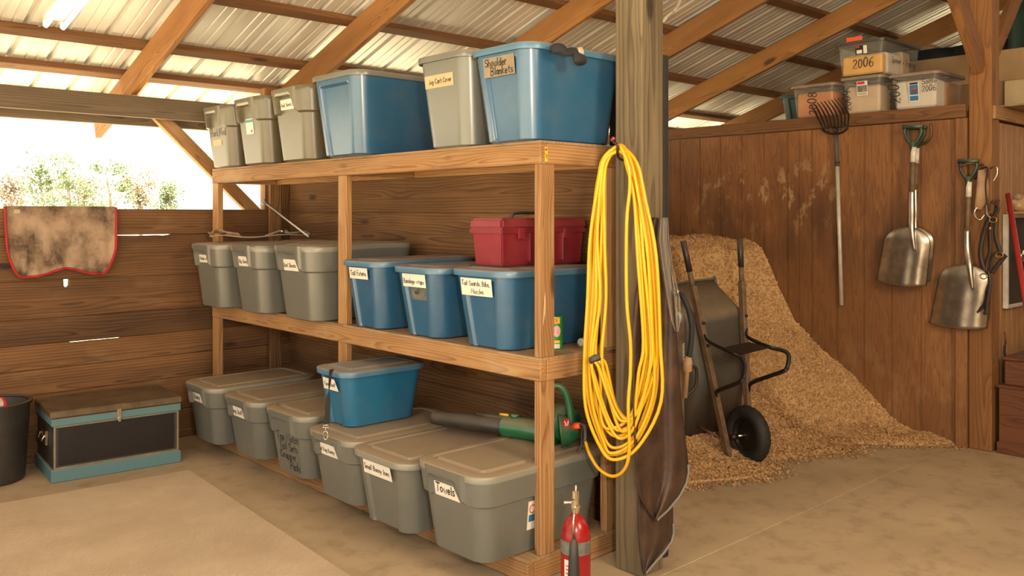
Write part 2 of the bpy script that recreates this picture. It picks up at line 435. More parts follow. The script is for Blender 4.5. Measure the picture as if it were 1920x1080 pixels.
# ------------------------------------------------------------------ hand lettering (marker strokes)
def arc(cx, cy, rx, ry, a0, a1, n=7):
    return [(cx+rx*math.cos(math.radians(a0+(a1-a0)*i/(n-1))), cy+ry*math.sin(math.radians(a0+(a1-a0)*i/(n-1)))) for i in range(n)]
O_ = lambda cx, cy, rx, ry: arc(cx, cy, rx, ry, 90, 450, 11)
GL = {
 'A': (.7, [[(0, 0), (.3, 1), (.6, 0)], [(.1, .4), (.5, .4)]]),
 'B': (.68, [[(0, 0), (0, 1)], [(0, 1)]+arc(.2, .76, .3, .24, 90, -90)+[(0, .52)], [(0, .52)]+arc(.22, .26, .34, .26, 90, -90)+[(0, 0)]]),
 'C': (.7, [arc(.35, .5, .35, .5, 50, 310, 10)]),
 'E': (.6, [[(.5, 1), (0, 1), (0, 0), (.5, 0)], [(0, .52), (.4, .52)]]),
 'F': (.58, [[(.5, 1), (0, 1), (0, 0)], [(0, .55), (.4, .55)]]),
 'G': (.75, [arc(.36, .5, .36, .5, 50, 320, 10)+[(.65, .45), (.42, .45)]]),
 'I': (.25, [[(.08, 0), (.08, 1)]]),
 'J': (.55, [[(.5, 1), (.42, 1), (.42, .2)]+arc(.22, .2, .2, .2, 0, -180)]),
 'M': (.85, [[(0, 0), (.08, 1), (.38, .3), (.68, 1), (.76, 0)]]),
 'N': (.72, [[(0, 0), (0, 1), (.58, 0), (.58, 1)]]),
 'P': (.62, [[(0, 0), (0, 1)]+arc(.2, .74, .34, .26, 90, -90)+[(0, .48)]]),
 'R': (.66, [[(0, 0), (0, 1)]+arc(.2, .75, .32, .25, 90, -90)+[(0, .5)], [(.18, .5), (.56, 0)]]),
 'S': (.6, [arc(.28, .75, .25, .25, 30, 270, 8)+arc(.28, .25, .26, .25, 90, -150, 8)]),
 'T': (.66, [[(0, 1), (.62, 1)], [(.3, 1), (.3, 0)]]),
 'W': (.9, [[(0, 1), (.2, 0), (.4, .7), (.6, 0), (.8, 1)]]),
 'K': (.6, [[(0, 0), (0, 1)], [(.5, 1), (.02, .45), (.54, 0)]]),
 'X': (.6, [[(0, 0), (.5, 1)], [(0, 1), (.5, 0)]]),
 'a': (.52, [O_(.2, .27, .2, .27), [(.4, .55), (.4, 0)]]),
 'b': (.52, [[(0, 1), (0, 0)], O_(.2, .27, .2, .27)]),
 'c': (.46, [arc(.22, .27, .22, .27, 50, 310, 8)]),
 'd': (.54, [O_(.2, .27, .2, .27), [(.41, 1), (.41, 0)]]),
 'e': (.5, [[(.03, .28), (.4, .30)]+arc(.21, .27, .2, .27, 10, 310, 9)]),
 'f': (.38, [arc(.28, .82, .14, .18, 40, 180, 5)+[(.14, 0)], [(0, .55), (.3, .55)]]),
 'g': (.52, [O_(.2, .27, .2, .27), [(.4, .55), (.4, -.2)]+arc(.22, -.2, .18, .16, 0, -170, 6)]),
 'h': (.5, [[(0, 1), (0, 0)], [(0, .35)]+arc(.19, .35, .19, .2, 170, 0, 6)+[(.38, 0)]]),
 'i': (.2, [[(.06, .55), (.06, 0)], [(.06, .76), (.07, .8)]]),
 'k': (.48, [[(0, 1), (0, 0)], [(.36, .55), (.02, .25), (.4, 0)]]),
 'l': (.2, [[(.06, 1), (.06, 0)]]),
 'm': (.74, [[(0, .55), (0, 0)], [(0, .35)]+arc(.15, .38, .15, .17, 170, 0, 5)+[(.3, 0)], [(.3, .35)]+arc(.46, .38, .15, .17, 170, 0, 5)+[(.61, 0)]]),
 'n': (.5, [[(0, .55), (0, 0)], [(0, .35)]+arc(.18, .36, .18, .19, 170, 0, 6)+[(.36, 0)]]),
 'o': (.52, [O_(.2, .27, .2, .27)]),
 'p': (.52, [[(0, .55), (0, -.32)], O_(.2, .27, .2, .27)]),
 'r': (.36, [[(0, .55), (0, 0)], [(0, .32)]+arc(.17, .34, .17, .21, 170, 50, 5)]),
 's': (.42, [arc(.18, .41, .16, .14, 40, 270, 6)+arc(.18, .14, .17, .14, 90, -150, 6)]),
 't': (.38, [[(.14, .85), (.14, .08), (.26, 0)], [(0, .58), (.3, .58)]]),
 'u': (.5, [[(0, .55), (0, .2)]+arc(.18, .2, .18, .2, 180, 360, 6)+[(.37, .55)], [(.37, .5), (.37, 0)]]),
 'v': (.46, [[(0, .55), (.18, 0), (.37, .55)]]),
 'w': (.64, [[(0, .55), (.13, 0), (.27, .45), (.41, 0), (.54, .55)]]),
 'x': (.46, [[(0, .55), (.36, 0)], [(.36, .55), (0, 0)]]),
 'y': (.48, [[(0, .55), (.19, .05)], [(.38, .55), (.08, -.35)]]),
 'z': (.44, [[(0, .55), (.34, .55), (0, 0), (.36, 0)]]),
 '0': (.55, [O_(.22, .5, .22, .5)]), '2': (.55, [arc(.22, .74, .21, .25, 160, -30, 7)+[(0, 0), (.45, 0)]]),
 '6': (.55, [[(.38, 1)]+arc(.36, .3, .36, .7, 100, 180, 6)+arc(.21, .27, .21, .27, 180, 520, 9)]),
 '7': (.5, [[(0, 1), (.42, 1), (.12, 0)]]), '8': (.55, [O_(.21, .76, .18, .23), O_(.21, .27, .22, .27)]),
 '9': (.52, [O_(.2, .72, .2, .27), [(.4, .72), (.34, 0)]]),
 '/': (.4, [[(.15, -.15), (.15, 1.1)]]), ',': (.2, [[(.08, .05), (.02, -.15)]]), '.': (.2, [[(.06, .02), (.08, .05)]]),
 '+': (.5, [[(.2, .5), (.2, .1)], [(.02, .3), (.38, .3)]]), ' ': (.34, []),
}
def text_len(t): return sum(GL[c][0]+.1 for c in t)
def lettering(name, lines, f, size, mat, parent, wid=.09, slant=.08, seed=1):
    """lines: [(text, a0, b0)]; f(a, b) gives a point on the surface, a to the right and b up, metres"""
    rnd = random.Random(seed); V, Fc = [], []
    for t, a0, b0 in lines:
        a = a0
        for ch in t:
            adv, strokes = GL[ch]; jy = rnd.uniform(-.05, .05); k = rnd.uniform(.94, 1.06)
            for st in strokes:
                pts = [(a+(x+slant*y)*size*k, b0+(y+jy)*size*k) for x, y in st]
                wv = wid*size*.5*rnd.uniform(.85, 1.2); base = len(V)
                for i, (x, y) in enumerate(pts):
                    x0, y0 = pts[max(i-1, 0)]; x1, y1 = pts[min(i+1, len(pts)-1)]
                    dx, dy = x1-x0, y1-y0; L = math.hypot(dx, dy) or 1
                    e = wv*.8 if i == 0 else (-wv*.8 if i == len(pts)-1 else 0)
                    px, py = x-dx/L*e, y-dy/L*e
                    V.append(f(px-dy/L*wv, py+dx/L*wv)); V.append(f(px+dy/L*wv, py-dx/L*wv))
                for i in range(len(pts)-1):
                    Fc.append((base+2*i, base+2*i+1, base+2*i+3, base+2*i+2))
            a += (adv+.1)*size*k
    o = mobj(name, V, Fc, mat, parent); o['kind'] = 'stuff'
    return o
def sheet(name, f, a0, b0, a1, b1, mat, parent, na=6, nb=3, cut=0):
    """a label lying on a surface f; cut = rounded-off upper corner"""
    V, Fc = [], []
    for j in range(nb+1):
        for i in range(na+1):
            aa = a0+(a1-a0)*i/na; bb = b0+(b1-b0)*j/nb
            if cut: aa -= cut*(max(0, i/na-.5)/.5)*(j/nb)
            V.append(f(aa, bb))
    for j in range(nb):
        for i in range(na):
            k = j*(na+1)+i; Fc.append((k, k+1, k+na+2, k+na+1))
    return mobj(name, V, Fc, mat, parent)

# ------------------------------------------------------------------ setting: floor, ground
def slab(name, poly, z0, z1, mat, parent=None):
    bm = bmesh.new(); vv = [bm.verts.new((x, y, z1)) for x, y in poly]; f = bm.faces.new(vv)
    r = bmesh.ops.extrude_face_region(bm, geom=[f])
    for v in r['geom']:
        if isinstance(v, bmesh.types.BMVert): v.co.z = z0
    return bobj(name, bm, mat, parent)
floor = thing('floor', (3, 2, 0), kind='structure')
# slabs of the poured floor, saw-cut joints between them
for i, (x0, x1) in enumerate(((-6, 11),)):
    for j, (y0, y1) in enumerate(((-6, 0.9), (0.906, 2.34), (2.346, 6.3))):
        bbox('concrete_slab', (x0, y0, -.15), (x1, y1, 0), CONC, floor, bev=.003)
g = slab('ground', [(-90, -60), (140, -60), (140, 160), (-90, 160)], -.25, -.16, GROUND); tag(g, kind='structure')

# ------------------------------------------------------------------ ceiling: sheets, purlins, rafters
ceiling = thing('ceiling', (3, 6, 2.4), kind='structure')
SL = .34; CS = math.cos(math.atan(SL))
def roof_z(y, off=0): return 2.36+off+SL*(6.0-y)
OFF_P = .205; OFF_R = .25
Y_E, Y_T = 6.85, -2.5
prof = [(0, 0), (.066, 0), (.072, .004), (.080, .004), (.086, 0), (.128, 0), (.134, .004), (.142, .004), (.148, 0), (.190, 0), (.204, .02), (.216, .02), (.2286, 0)]
sheet_me = None
for i in range(14):
    x0 = -2.0+i*.9144
    V, Fc = [], []; xs = []
    for k in range(4):
        xs += [(k*.2286+a, b) for a, b in prof[:-1]]
    xs.append((.9144, 0))
    if sheet_me is None:
        for y in (Y_E, 4.0, 1.0, Y_T):
            for a, b in xs: V.append((a, y, roof_z(y, OFF_R)+b*1.3))
        n = len(xs)
        for r_ in range(3):
            for k in range(n-1): Fc.append((r_*n+k, r_*n+k+1, (r_+1)*n+k+1, (r_+1)*n+k))
        o = mobj('roof_sheet', V, Fc, GALV); sheet_me = o.data
        so = o.modifiers.new('thick', 'SOLIDIFY'); so.thickness = .0012; so.offset = 1
    else:
        o = D.objects.new('roof_sheet', sheet_me); COL.objects.link(o)
        so = o.modifiers.new('thick', 'SOLIDIFY'); so.thickness = .0012; so.offset = 1
    o.location = (x0, 0, 0.0004*(i % 2)); par(o, ceiling)
for y in (6.66, 6.235, 5.82, 5.17, 4.52, 3.87, 3.22, 2.57, 1.9, 1.25, .6, -.1, -.8):
    for (xa, xb) in ((-2, 4.7), (4.704, 10.8)):
        beam('purlin', (xa, y, roof_z(y, OFF_P+.022)), (xb, y, roof_z(y, OFF_P+.022)), .085, .042, PURL, ceiling, up=(0, SL, 1))
for x in (-1.8, -.48, .82, 2.12, 3.26, 4.65, 5.955, 7.29, 8.75, 10.1):
    ya, yb = 6.78 if x < 3 else 6.72, Y_T
    beam('rafter', (x, ya, roof_z(ya, .1)), (x, yb, roof_z(yb, .1)), .04, .19, RAFT, ceiling, up=(0, SL, 1))

# ------------------------------------------------------------------ left wall with the open bay above it
YW = 6.05
wall_left = thing('wall_left', (1, YW, 0), kind='structure')
joints = [0.0, .2, .42, .58, .735, .895, 1.135, 1.414, 1.585]
def plank(x0, x1, z0, z1, notch_top=(), notch_bot=()):
    """a plank along x with worn edges; notches let daylight through"""
    top = [(x0, z1), (x1, z1)]; bot = [(x1, z0), (x0, z0)]
    t = [(x0, z1)]
    for a, b, d in notch_top:
        n = max(3, int((b-a)/.05))
        if b-a < .06:
            t += [(a, z1), (a+.002, z1-d*.8), (a+.01, z1-d), (b-.01, z1-d), (b-.002, z1-d*.8), (b, z1)]; continue
        for i in range(n+1):
            e = 0 if i in (0, n) else 1
            t.append((a+(b-a)*i/n, z1-d*e*random.uniform(.55, 1)))
    t.append((x1, z1)); outl = t+bot
    cx, cz = (x0+x1)/2, (z0+z1)/2
    bm = bmesh.new(); vv = [bm.verts.new((x-cx, -.019, z-cz)) for x, z in outl]; f = bm.faces.new(vv)
    r = bmesh.ops.extrude_face_region(bm, geom=[f])
    for v in r['geom']:
        if isinstance(v, bmesh.types.BMVert): v.co.y = .019
    fe = [e for e in bm.edges if all(v.co.y < 0 for v in e.verts)]
    bmesh.ops.bevel(bm, geom=fe, offset=.006, segments=1, affect='EDGES')
    return bobj('plank', bm, PINE_DARK, wall_left, M=T(cx, YW+.019+random.uniform(0, .013), cz))
for i in range(8):
    z0, z1 = joints[i], joints[i+1]; nt = ()
    if i == 6: nt = ((2.0, 2.40, .008),)
    if i == 3: nt = ((1.70, 2.08, .008),)
    if i == 5: nt = ((1.694, 1.728, .05),)
    plank(-3.0, 3.32, z0, z1, nt)
beam('header_beam', (-3, 6.02, 2.268), (3.2, 6.02, 2.268), .04, .14, GREYW, wall_left)
beam('header_beam', (-3, 6.21, 2.25), (3.2, 6.21, 2.25), .04, .18, GREYW, wall_left)
bbox('corner_post', (3.10, 6.10, 0), (3.235, 6.18, 2.50), PINE_OLD, wall_left, axis=2)
bbox('corner_post', (3.24, 6.095, 0), (3.42, 6.17, 2.45), PINE_OLD, wall_left, axis=2)
bbox('wall_post', (-.7, 6.09, 0), (-.56, 6.18, 2.34), GREYW, wall_left, axis=2)
beam('knee_brace', (2.28, 6.13, 2.27), (3.16, 6.13, 1.44), .05, .09, PINE, wall_left)

# wall behind the shelf: horizontal planks and the stall mat on its far side
XW = 3.27
wall_back = thing('wall_back', (XW, 4.2, 0), kind='structure')
for i in range(7):
    bbox('plank', (XW+random.uniform(0, .006), 2.60, i*.26), (XW+.03, YW-.005, (i+1)*.26), PINE_OLD, wall_back, axis=1, bev=.005)
bbox('upright', (3.345, 4.1, 0), (3.43, 4.19, 1.9), GREYW, wall_back, axis=2)
bbox('upright', (3.345, 5.9, 0), (3.43, 5.99, 1.9), GREYW, wall_back, axis=2)
mt = bbox('stall_mat', (3.188, 2.455, 0.0), (3.225, 2.78, 2.27), MAT_BK, bev=.004)
tag(mt, 'thick black rubber stall mat standing on edge behind the big timber post', 'mat')
pst = bbox('timber_post', (2.945, 2.385, 0), (3.095, 2.535, 3.60), POSTW, axis=2, bev=.006)
tag(pst, kind='structure')

# plywood partition on the right: grooved sheets, cap, post and braces
wall_right = thing('wall_right', (6.18, 4, 0), kind='structure')
def grooved(name, L, Hh, step, mat, M, parent):
    xs = [(0, 0)]; a = step/2
    while a < L-.02:
        xs += [(a-.006, 0), (a-.0045, .007), (a+.0045, .007), (a+.006, 0)]; a += step
    xs.append((L, 0)); n = len(xs)
    V = [(x, d, 0) for x, d in xs]+[(x, d, Hh) for x, d in xs]+[(0, .016, 0), (L, .016, 0), (0, .016, Hh), (L, .016, Hh)]
    Fc = [(k, k+1, n+k+1, n+k) for k in range(n-1)]
    b = 2*n; Fc += [(b+1, b, b+2, b+3), (0, n, b+2, b), (n-1, b+1, b+3, 2*n-1)]
    Fc += [tuple(range(n, 2*n))+(b+3, b+2)]
    o = mobj(name, V, Fc, mat); o.matrix_basis = M
    return par(o, parent)
y = 2.25
Rz = Matrix.Rotation(math.radians(-90), 4, 'Z')
for i in range(4):
    L = 1.218 if i < 3 else .45
    if i == 0:
        pass
    # panel local x runs towards -y, its face looks to -x
    grooved('plywood_sheet', L-.003, 2.19, .203, PLYWALL, T(6.18, y+L, 0) @ Rz, wall_right); y += L
bbox('cap_board', (6.165, 2.26, 2.195), (6.20, 6.05, 2.285), PURL, wall_right, axis=1)
bbox('cap_board', (6.205, 2.26, 2.24), (7.9, 6.0, 2.275), PLY, wall_right, axis=1)
bbox('corner_post', (6.18, 2.105, 0), (6.325, 2.247, 3.60), BRACE, wall_right, axis=2, bev=.006)
bbox('wall_batten', (6.15, 2.2475, 0.0), (6.178, 2.32, 2.19), PLYWALL, wall_right, axis=2)
beam('knee_brace', (6.185, 2.176, 2.52), (5.45, 2.176, 3.255), .06, .14, BRACE, wall_right)
beam('knee_brace', (6.32, 2.176, 2.55), (7.05, 2.176, 3.28), .06, .09, BRACE, wall_right)
beam('tie_beam', (3.0, 2.176, 3.40), (10, 2.176, 3.40), .06, .2, RAFT, wall_right)
wall_side = thing('wall_side', (7, 2.11, 0), kind='structure')
for i in range(2):
    grooved('plywood_sheet', 1.2, 2.16, .102, SIDING, T(6.33+i*1.203, 2.115, 0), wall_side)
bbox('cap_board', (6.2, 2.085, 2.175), (8.73, 2.112, 2.262), PINE, wall_side, axis=0)

# outer walls of the barn on the other sides
for (xa, xb, za) in ((-3, -1.5, 0), (1.3, 10.8, 0), (-1.5, 1.3, 2.9)):      # either side of and above the big barn doorway
    bbox_ = bbox('wall_front', (xa, Y_T-.05, za), (xb, Y_T, 4.9), PLYWALL, axis=0); tag(bbox_, kind='structure')
bbox_ = bbox('wall_far', (10.72, Y_T, 0), (10.77, 6.3, 2.6), PLYWALL, axis=1); tag(bbox_, kind='structure')
bbox_ = bbox('wall_outer', (3.33, YW, 0), (10.72, YW+.04, 1.9), PINE_OLD, axis=0); tag(bbox_, kind='structure')

# ------------------------------------------------------------------ rug
ra = math.radians(4.5); c0 = Vector((2.155, 5.215)); ex = Vector((-math.cos(ra), math.sin(ra))); ey = Vector((-math.sin(ra)*.8, -math.cos(ra)))
c1 = c0+ex*3.4; c2 = c1+ey*4.6; c3 = c0+ey*4.6
rug = slab('rug', [tuple(c0), tuple(c3), tuple(c2), tuple(c1)], 0.0005, .012, RUG)
tag(rug, 'large beige loop-pile rug lying on the concrete before the shelves', 'rug')

# ------------------------------------------------------------------ the storage shelf
X0, X1, Y0, Y1 = 2.61, 3.12, 2.66, 5.92
ZT, ZM = 1.865, .94
shelf = thing('storage_shelf', ((X0+X1)/2, (Y0+Y1)/2, 0), 'three-tier pine storage shelf built of two-by-fours, loaded with bins', 'shelf')
for zt in (ZT, ZM, .1):
    h = .088 if zt > .5 else .085
    X0 = 2.535 if zt < .5 else 2.61
    bbox('front_board', (X0, Y0, zt-h-.012), (X0+.038, Y1, zt-.012), PINE, shelf, axis=1)
    bbox('back_board', (X1-.038, Y0+.04, zt-h-.012), (X1, Y1, zt-.012), PINE, shelf, axis=1)
    bbox('end_board', (X0+.04, Y0, zt-h-.012), (X1-.002, Y0+.038, zt-.012), PINE, shelf, axis=0)
    bbox('end_board', (X0+.04, Y1-.04, zt-h-.012), (X1-.04, Y1-.002, zt-.012), PINE, shelf, axis=0)
    bbox('cross_board', (X0+.04, 4.2, zt-h-.012), (X1-.04, 4.238, zt-.012), PINE, shelf, axis=0)
    for (a, b) in ((Y0+.001, 4.22), (4.223, Y1)):
        bbox('deck_board', (X0+.001, a, zt-.0115), (X1, b, zt), PLY, shelf, axis=1, bev=.001)
X0 = 2.61
for (z0, z1) in ((.1, ZM-.1), (ZM, ZT-.1)):
    bbox('post', (X0+.002, Y0+.002, z0), (X0+.088, Y0+.040, z1), PINE, shelf, axis=2)
    bbox('post', (X0+.002, 4.19, z0), (X0+.040, 4.275, z1), PINE, shelf, axis=2)
    bbox('post', (X0+.002, Y1-.09, z0), (X0+.040, Y1-.002, z1), PINE, shelf, axis=2)
    bbox('post', (X1-.088, Y0+.002, z0), (X1-.002, Y0+.040, z1), PINE, shelf, axis=2)
    bbox('post', (X1-.09, Y1-.04, z0), (X1-.002, Y1-.002, z1), PINE_OLD, shelf, axis=2)
# old smear of white paint on the near post
smear = [(2.626, 1.075), (2.631, 1.09), (2.640, 1.13), (2.643, 1.17), (2.641, 1.225), (2.634, 1.20), (2.630, 1.15), (2.627, 1.11)]
o = mobj('paint_smear', [(x, Y0+.0008, z) for x, z in smear], [tuple(range(8))], TAPE, shelf); o['label'] = 'pale paint smear'
# yellow lumber sticker stapled on the top corner
fs_ = lambda a, b: Vector((2.635+a, Y0-.0012, 1.775+b))
st = sheet('lumber_sticker', fs_, 0, .0, .017, .062, YEL, shelf, 2, 3); st['label'] = 'yellow lumber sticker with red and black print'
sheet('sticker_print', lambda a, b: fs_(a, b)-Vector((0, .0006, 0)), .002, .046, .014, .056, REDPR, st, 1, 1)
tube('sticker_print', [fs_(a, b)-Vector((0, .0008, 0)) for a, b in ((.003, .036), (.008, .028), (.005, .02), (.012, .012), (.013, .03))], .0012, INK, st, 4)

# ------------------------------------------------------------------ storage bins
def sstep(a, b, x):
    t = min(1, max(0, (x-a)/(b-a))) if a != b else float(x > a)
    return t*t*(3-2*t)
def rr_perim(a, b, r, nf=40, nl=12, nc=8):
    """unit descriptors around a rounded rectangle: (kind, sx, sy, t) evaluated later for each level"""
    out = []
    for i in range(nf): out.append(('f', 1-2*i/nf))            # front, +y to -y
    for i in range(nc): out.append(('c', 180+90*i/nc, -1, -1))
    for i in range(nl): out.append(('s', -1, -1+2*i/nl))       # near side, -x to +x
    for i in range(nc): out.append(('c', 270+90*i/nc, 1, -1))
    for i in range(nf): out.append(('b', -1+2*i/nf))
    for i in range(nc): out.append(('c', 0+90*i/nc, 1, 1))
    for i in range(nl): out.append(('s', 1, 1-2*i/nl))
    for i in range(nc): out.append(('c', 90+90*i/nc, -1, 1))
    return out
PER = rr_perim(1, 1, 1)
def bin_surface(L, W, Hh, style, dx=.045, dy=.036, r0=.05):
    a1, b1 = L/2, W/2
    r0 = .035 if style == 'plain' and Hh < .3 else min(.078, b1*.42)
    def half(t): return a1-dx*(1-t), b1-dy*(1-t)
    def off(q, t, fr):     # q = -1..1 across the face, t = height 0..1, fr: narrow face?
        if style == 'recess':
            if not fr: return 0
            m = 1-sstep(.88, .93, abs(q)); return -.014*m*(1-sstep(.86, .88, t))
        if style == 'plain': return 0
        # collar: the rim band steps out, rising over the hand grip on the narrow faces
        if fr:
            q_ = abs(q)
            zc = .66+.235*(1-(sstep(.74, .78, q_) if q > 0 else sstep(.48, .96, q_)))
            out = .016+.014*(1-sstep(.8, 1, q_))
            return sstep(zc-.010, zc+.010, t)*out
        return .016*sstep(.648, .672, t)
    def front(y, t, lift=0, o=None):      # o: lie flat at that depth, tucked under the rim band
        a, b = half(t); q = y/(b-r0)
        if o is None: o = off(max(-1, min(1, q)), t, True)
        return Vector((-(a+o+lift), y, t*Hh))
    front.b = b1-dy*.3-r0; front.off = off
    def side(x, t, lift=0):
        a, b = half(t); return Vector((x, -(b+off(0, t, False)+lift), t*Hh))
    levels = [0, .0, .02, .06]+[.1+.05*i for i in range(10)]+[.58, .61, .63, .648, .66, .672, .69, .705, .72, .735, .75, .765, .78, .795, .81, .825, .84, .855, .87, .885, .90, .915, .95, .98, 1.0]
    V = []; n = len(PER)
    for li, t in enumerate(levels):
        a, b = half(t)
        if li == 0: a, b = a-.02, b-.02
        if li == 1: a, b = a-.006, b-.006
        r = r0*(1 if li else .8); ex_ = .004 if li == 2 else 0
        zz = 0 if li < 1 else (.0 if li == 1 else t*Hh)
        if li == 1: zz = .004
        for d in PER:
            if d[0] == 'f': q = d[1]; V.append((-(a+off(q, t, True)), q*(b-r), zz))
            elif d[0] == 'b': q = d[1]; V.append((a+off(q, t, True), q*(b-r), zz))
            elif d[0] == 's': q = d[2]; V.append((q*(a-r), d[1]*(b+off(q, t, False)), zz))
            else:
                an = math.radians(d[1]); o_ = off(1, t, True) if style == 'collar' else 0
                V.append((d[2]*(a-r)+math.cos(an)*(r+o_), d[3]*(b-r)+math.sin(an)*(r+o_), zz))
    Fc = []
    for i in range(len(levels)-1):
        for k in range(n):
            k2 = (k+1) % n; Fc.append((i*n+k, i*n+k2, (i+1)*n+k2, (i+1)*n+k))
    Fc.append(tuple(range(n))[::-1]); Fc.append(tuple((len(levels)-1)*n+k for k in range(n)))
    return V, Fc, front, side
def lid_mesh(L, W, r=.06, lip=.030, dome=.0, wave=0):
    a, b = L/2+.016, W/2+.015
    rings = [(-.014, -lip), (.0, -lip), (.003, -.008), (0, -.002), (-.006, 0), (-.03, .003), (-.05, .004), (-.056, -.005), (-.074, -.005), (-.082, .006), (-.10, .007)]
    P2 = rr_perim(1, 1, 1, 14, 18, 8); V = []; n = len(P2)
    for o, z in rings:
        a_, b_, r_ = a+o, b+o, max(r+o, .012)
        for d in P2:
            if d[0] == 'f': p = (-a_, d[1]*(b_-r_))
            elif d[0] == 'b': p = (a_, d[1]*(b_-r_))
            elif d[0] == 's': p = (d[2]*(a_-r_), d[1]*b_)
            else:
                an = math.radians(d[1]); p = (d[2]*(a_-r_)+math.cos(an)*r_, d[3]*(b_-r_)+math.sin(an)*r_)
            zz = z+dome*(1-(p[0]/a)**2)*(1-(p[1]/b)**2)
            if wave: zz += wave*math.sin(p[0]/a*3.2+.6)*(.4+.6*abs(p[1])/b)
            V.append((p[0], p[1], zz))
    Fc = []
    for i in range(len(rings)-1):
        for k in range(n):
            k2 = (k+1) % n; Fc.append((i*n+k, i*n+k2, (i+1)*n+k2, (i+1)*n+k))
    Fc.append(tuple((len(rings)-1)*n+k for k in range(n)))
    return V, Fc
def make_bin(x, y, z, Wb, Ltop, Hh, style, mat, lmat, label, group, labels=(), rz=0, lid=True, wave=0, tilt=0, texts=(), dx=.045, dy=.036):
    """x = front foot of the bin, y = its near foot; labels: (a0, t0, a1, t1, material, cut, [(text, a, b)], size) on the narrow front"""
    W = Wb+2*dy; cx = x+Ltop/2-dx; cy = y+Wb/2
    root = thing('storage_bin', (cx, cy, z), label, 'bin', group); root.rotation_euler = (0, 0, math.radians(rz))
    V, Fc, front, side = bin_surface(Ltop, W, Hh, style, dx, dy)
    Mw = T(cx, cy, z) @ Matrix.Rotation(math.radians(rz), 4, 'Z')
    o = mobj('body', V, Fc, mat); o.matrix_basis = Mw; par(o, root); smooth_sharp(o, 38)
    if lid:
        V, Fc = lid_mesh(Ltop, W, min(.078, W*.21)+.018, wave=wave)
        l = mobj('lid', V, Fc, lmat); l.matrix_basis = Mw @ T(0, 0, Hh+.006) @ Matrix.Rotation(math.radians(tilt), 4, 'Y'); par(l, root); smooth_sharp(l, 38)
    for i, (a0, t0, a1, t1, lm, cut, txt, size) in enumerate(labels):
        oo = 0 if style != 'recess' else max(front.off(max(-1, min(1, -a/front.b)), (t0+t1)/2/Hh, True) for a in (a0, a0+.01, a1-.01, a1, (a0+a1)/2))
        f = lambda a, b, lift=.0018, oo=oo: Mw @ front(-a, b/Hh, lift, oo)
        g2 = lambda a, b: f(a, b, .003)
        lo = sheet('paper_label', f, a0, t0, a1, t1, lm, root, 8, 4, cut)
        if txt: size = min([size]+[(a1-a0-p-.010-cut*.5)/(text_len(s)+.05) for s, p, q in txt])
        if txt: lettering('lettering', [(s, a0+p, t0+q) for s, p, q in txt], g2, size, INK, lo, .14, seed=i+len(label))
    for (s, a, b, size, im) in texts:
        lettering('lettering', [(s, a, b)], lambda p, q: Mw @ front(-p, q/Hh, .0015, 0 if style != 'recess' else None), size, im, root, .10, seed=len(s))
    return root, Mw, front, side

GT, GM, GB = 'bins along the top shelf', 'bins along the middle shelf', 'bins along the bottom shelf'
# top shelf
make_bin(2.56, 5.50, ZT, .33, .66, .40, 'collar', TAUPE, TAUPE, 'taupe bin with faded marker words and tan tape, farthest on the top shelf', GT,
    labels=[(-.075, .145, .055, .185, TAPE, 0, [], .02)], texts=[('Back/Red', -.10, .21, .045, FADED)])
r_, Mw, fr, sd = make_bin(2.56, 5.02, ZT, .34, .66, .41, 'collar', TAUPE, TAUPE, 'taupe bin with torn paper sticker on its front, between two taupe bins', GT)
f = lambda a, b: Mw @ fr(-a, b/.41, .0018, 0)
lo = sheet('paper_label', f, -.05, .19, .05, .285, PAPER, r_, 6, 4); sheet('label_print', lambda a, b: f(a, b)-Vector((.0008, 0, 0)), -.048, .262, .048, .28, TEALPR, lo, 4, 1)
sheet('label_print', lambda a, b: f(a, b)-Vector((.0008, 0, 0)), .012, .20, .035, .215, REDPR, lo, 2, 1)
make_bin(2.56, 4.50, ZT, .36, .66, .42, 'collar', TAUPE, TAUPE, 'taupe bin with pink-white label reading Red Sheets behind its grip', GT,
    labels=[(-.09, .30, .07, .36, PAPER, .03, [('Red Sheets', .012, .018)], .026)])
make_bin(2.53, 3.93, ZT, .385, .66, .435, 'recess', BLUE, GREY, 'large blue bin without any label on the top shelf', GT, dy=.042)
make_bin(2.59, 3.105, ZT, .32, .62, .43, 'plain', GREY, GREY, 'grey bin with tan tape reading Jog Cart Cover', GT,
    labels=[(-.13, .285, .085, .345, TAPE, 0, [('Jog Cart Cover', .03, .02)], .025)])
T6 = make_bin(2.575, 2.68, ZT, .315, .62, .405, 'recess', BLUE, BLUE_LID, 'blue bin with brown tape reading Shoulder Blankets beside the big post', GT,
    labels=[(-.105, .285, .095, .37, DTAPE, 0, [('Shoulder', .01, .046), ('Blankets', .045, .008)], .036)])
# middle shelf
make_bin(2.46, 5.43, ZM, .35, .66, .41, 'collar', GREY, GREY_LID, 'grey bin with its label half hidden by the grip, farthest on the middle shelf', GM,
    labels=[(-.09, .295, .06, .345, PAPER, .03, [('Winter wt', .01, .015)], .024)])
make_bin(2.50, 4.95, ZM, .33, .68, .42, 'collar', GREY, GREY_LID, 'grey bin with warped lid and label reading Rig Sheets', GM, wave=.012, tilt=-1.2,
    labels=[(-.09, .29, .075, .35, PAPER, .03, [('Rig Sheets', .012, .018)], .027)])
make_bin(2.53, 4.39, ZM, .375, .70, .43, 'collar', GREY, GREY_LID, 'grey bin with label Red Sheets beside the slim shelf post', GM, wave=.005, tilt=-.8,
    labels=[(-.11, .285, .07, .35, PAPER, .035, [('Red Sheets', .012, .02)], .028)])
make_bin(2.62, 3.86, ZM, .285, .66, .36, 'recess', BLUE, BLUE_LID, 'blue bin with label reading Tail Extens', GM, tilt=-.5, dy=.032,
    labels=[(-.105, .265, .07, .325, PAPER, 0, [('Tail Extens', .01, .018)], .028)])
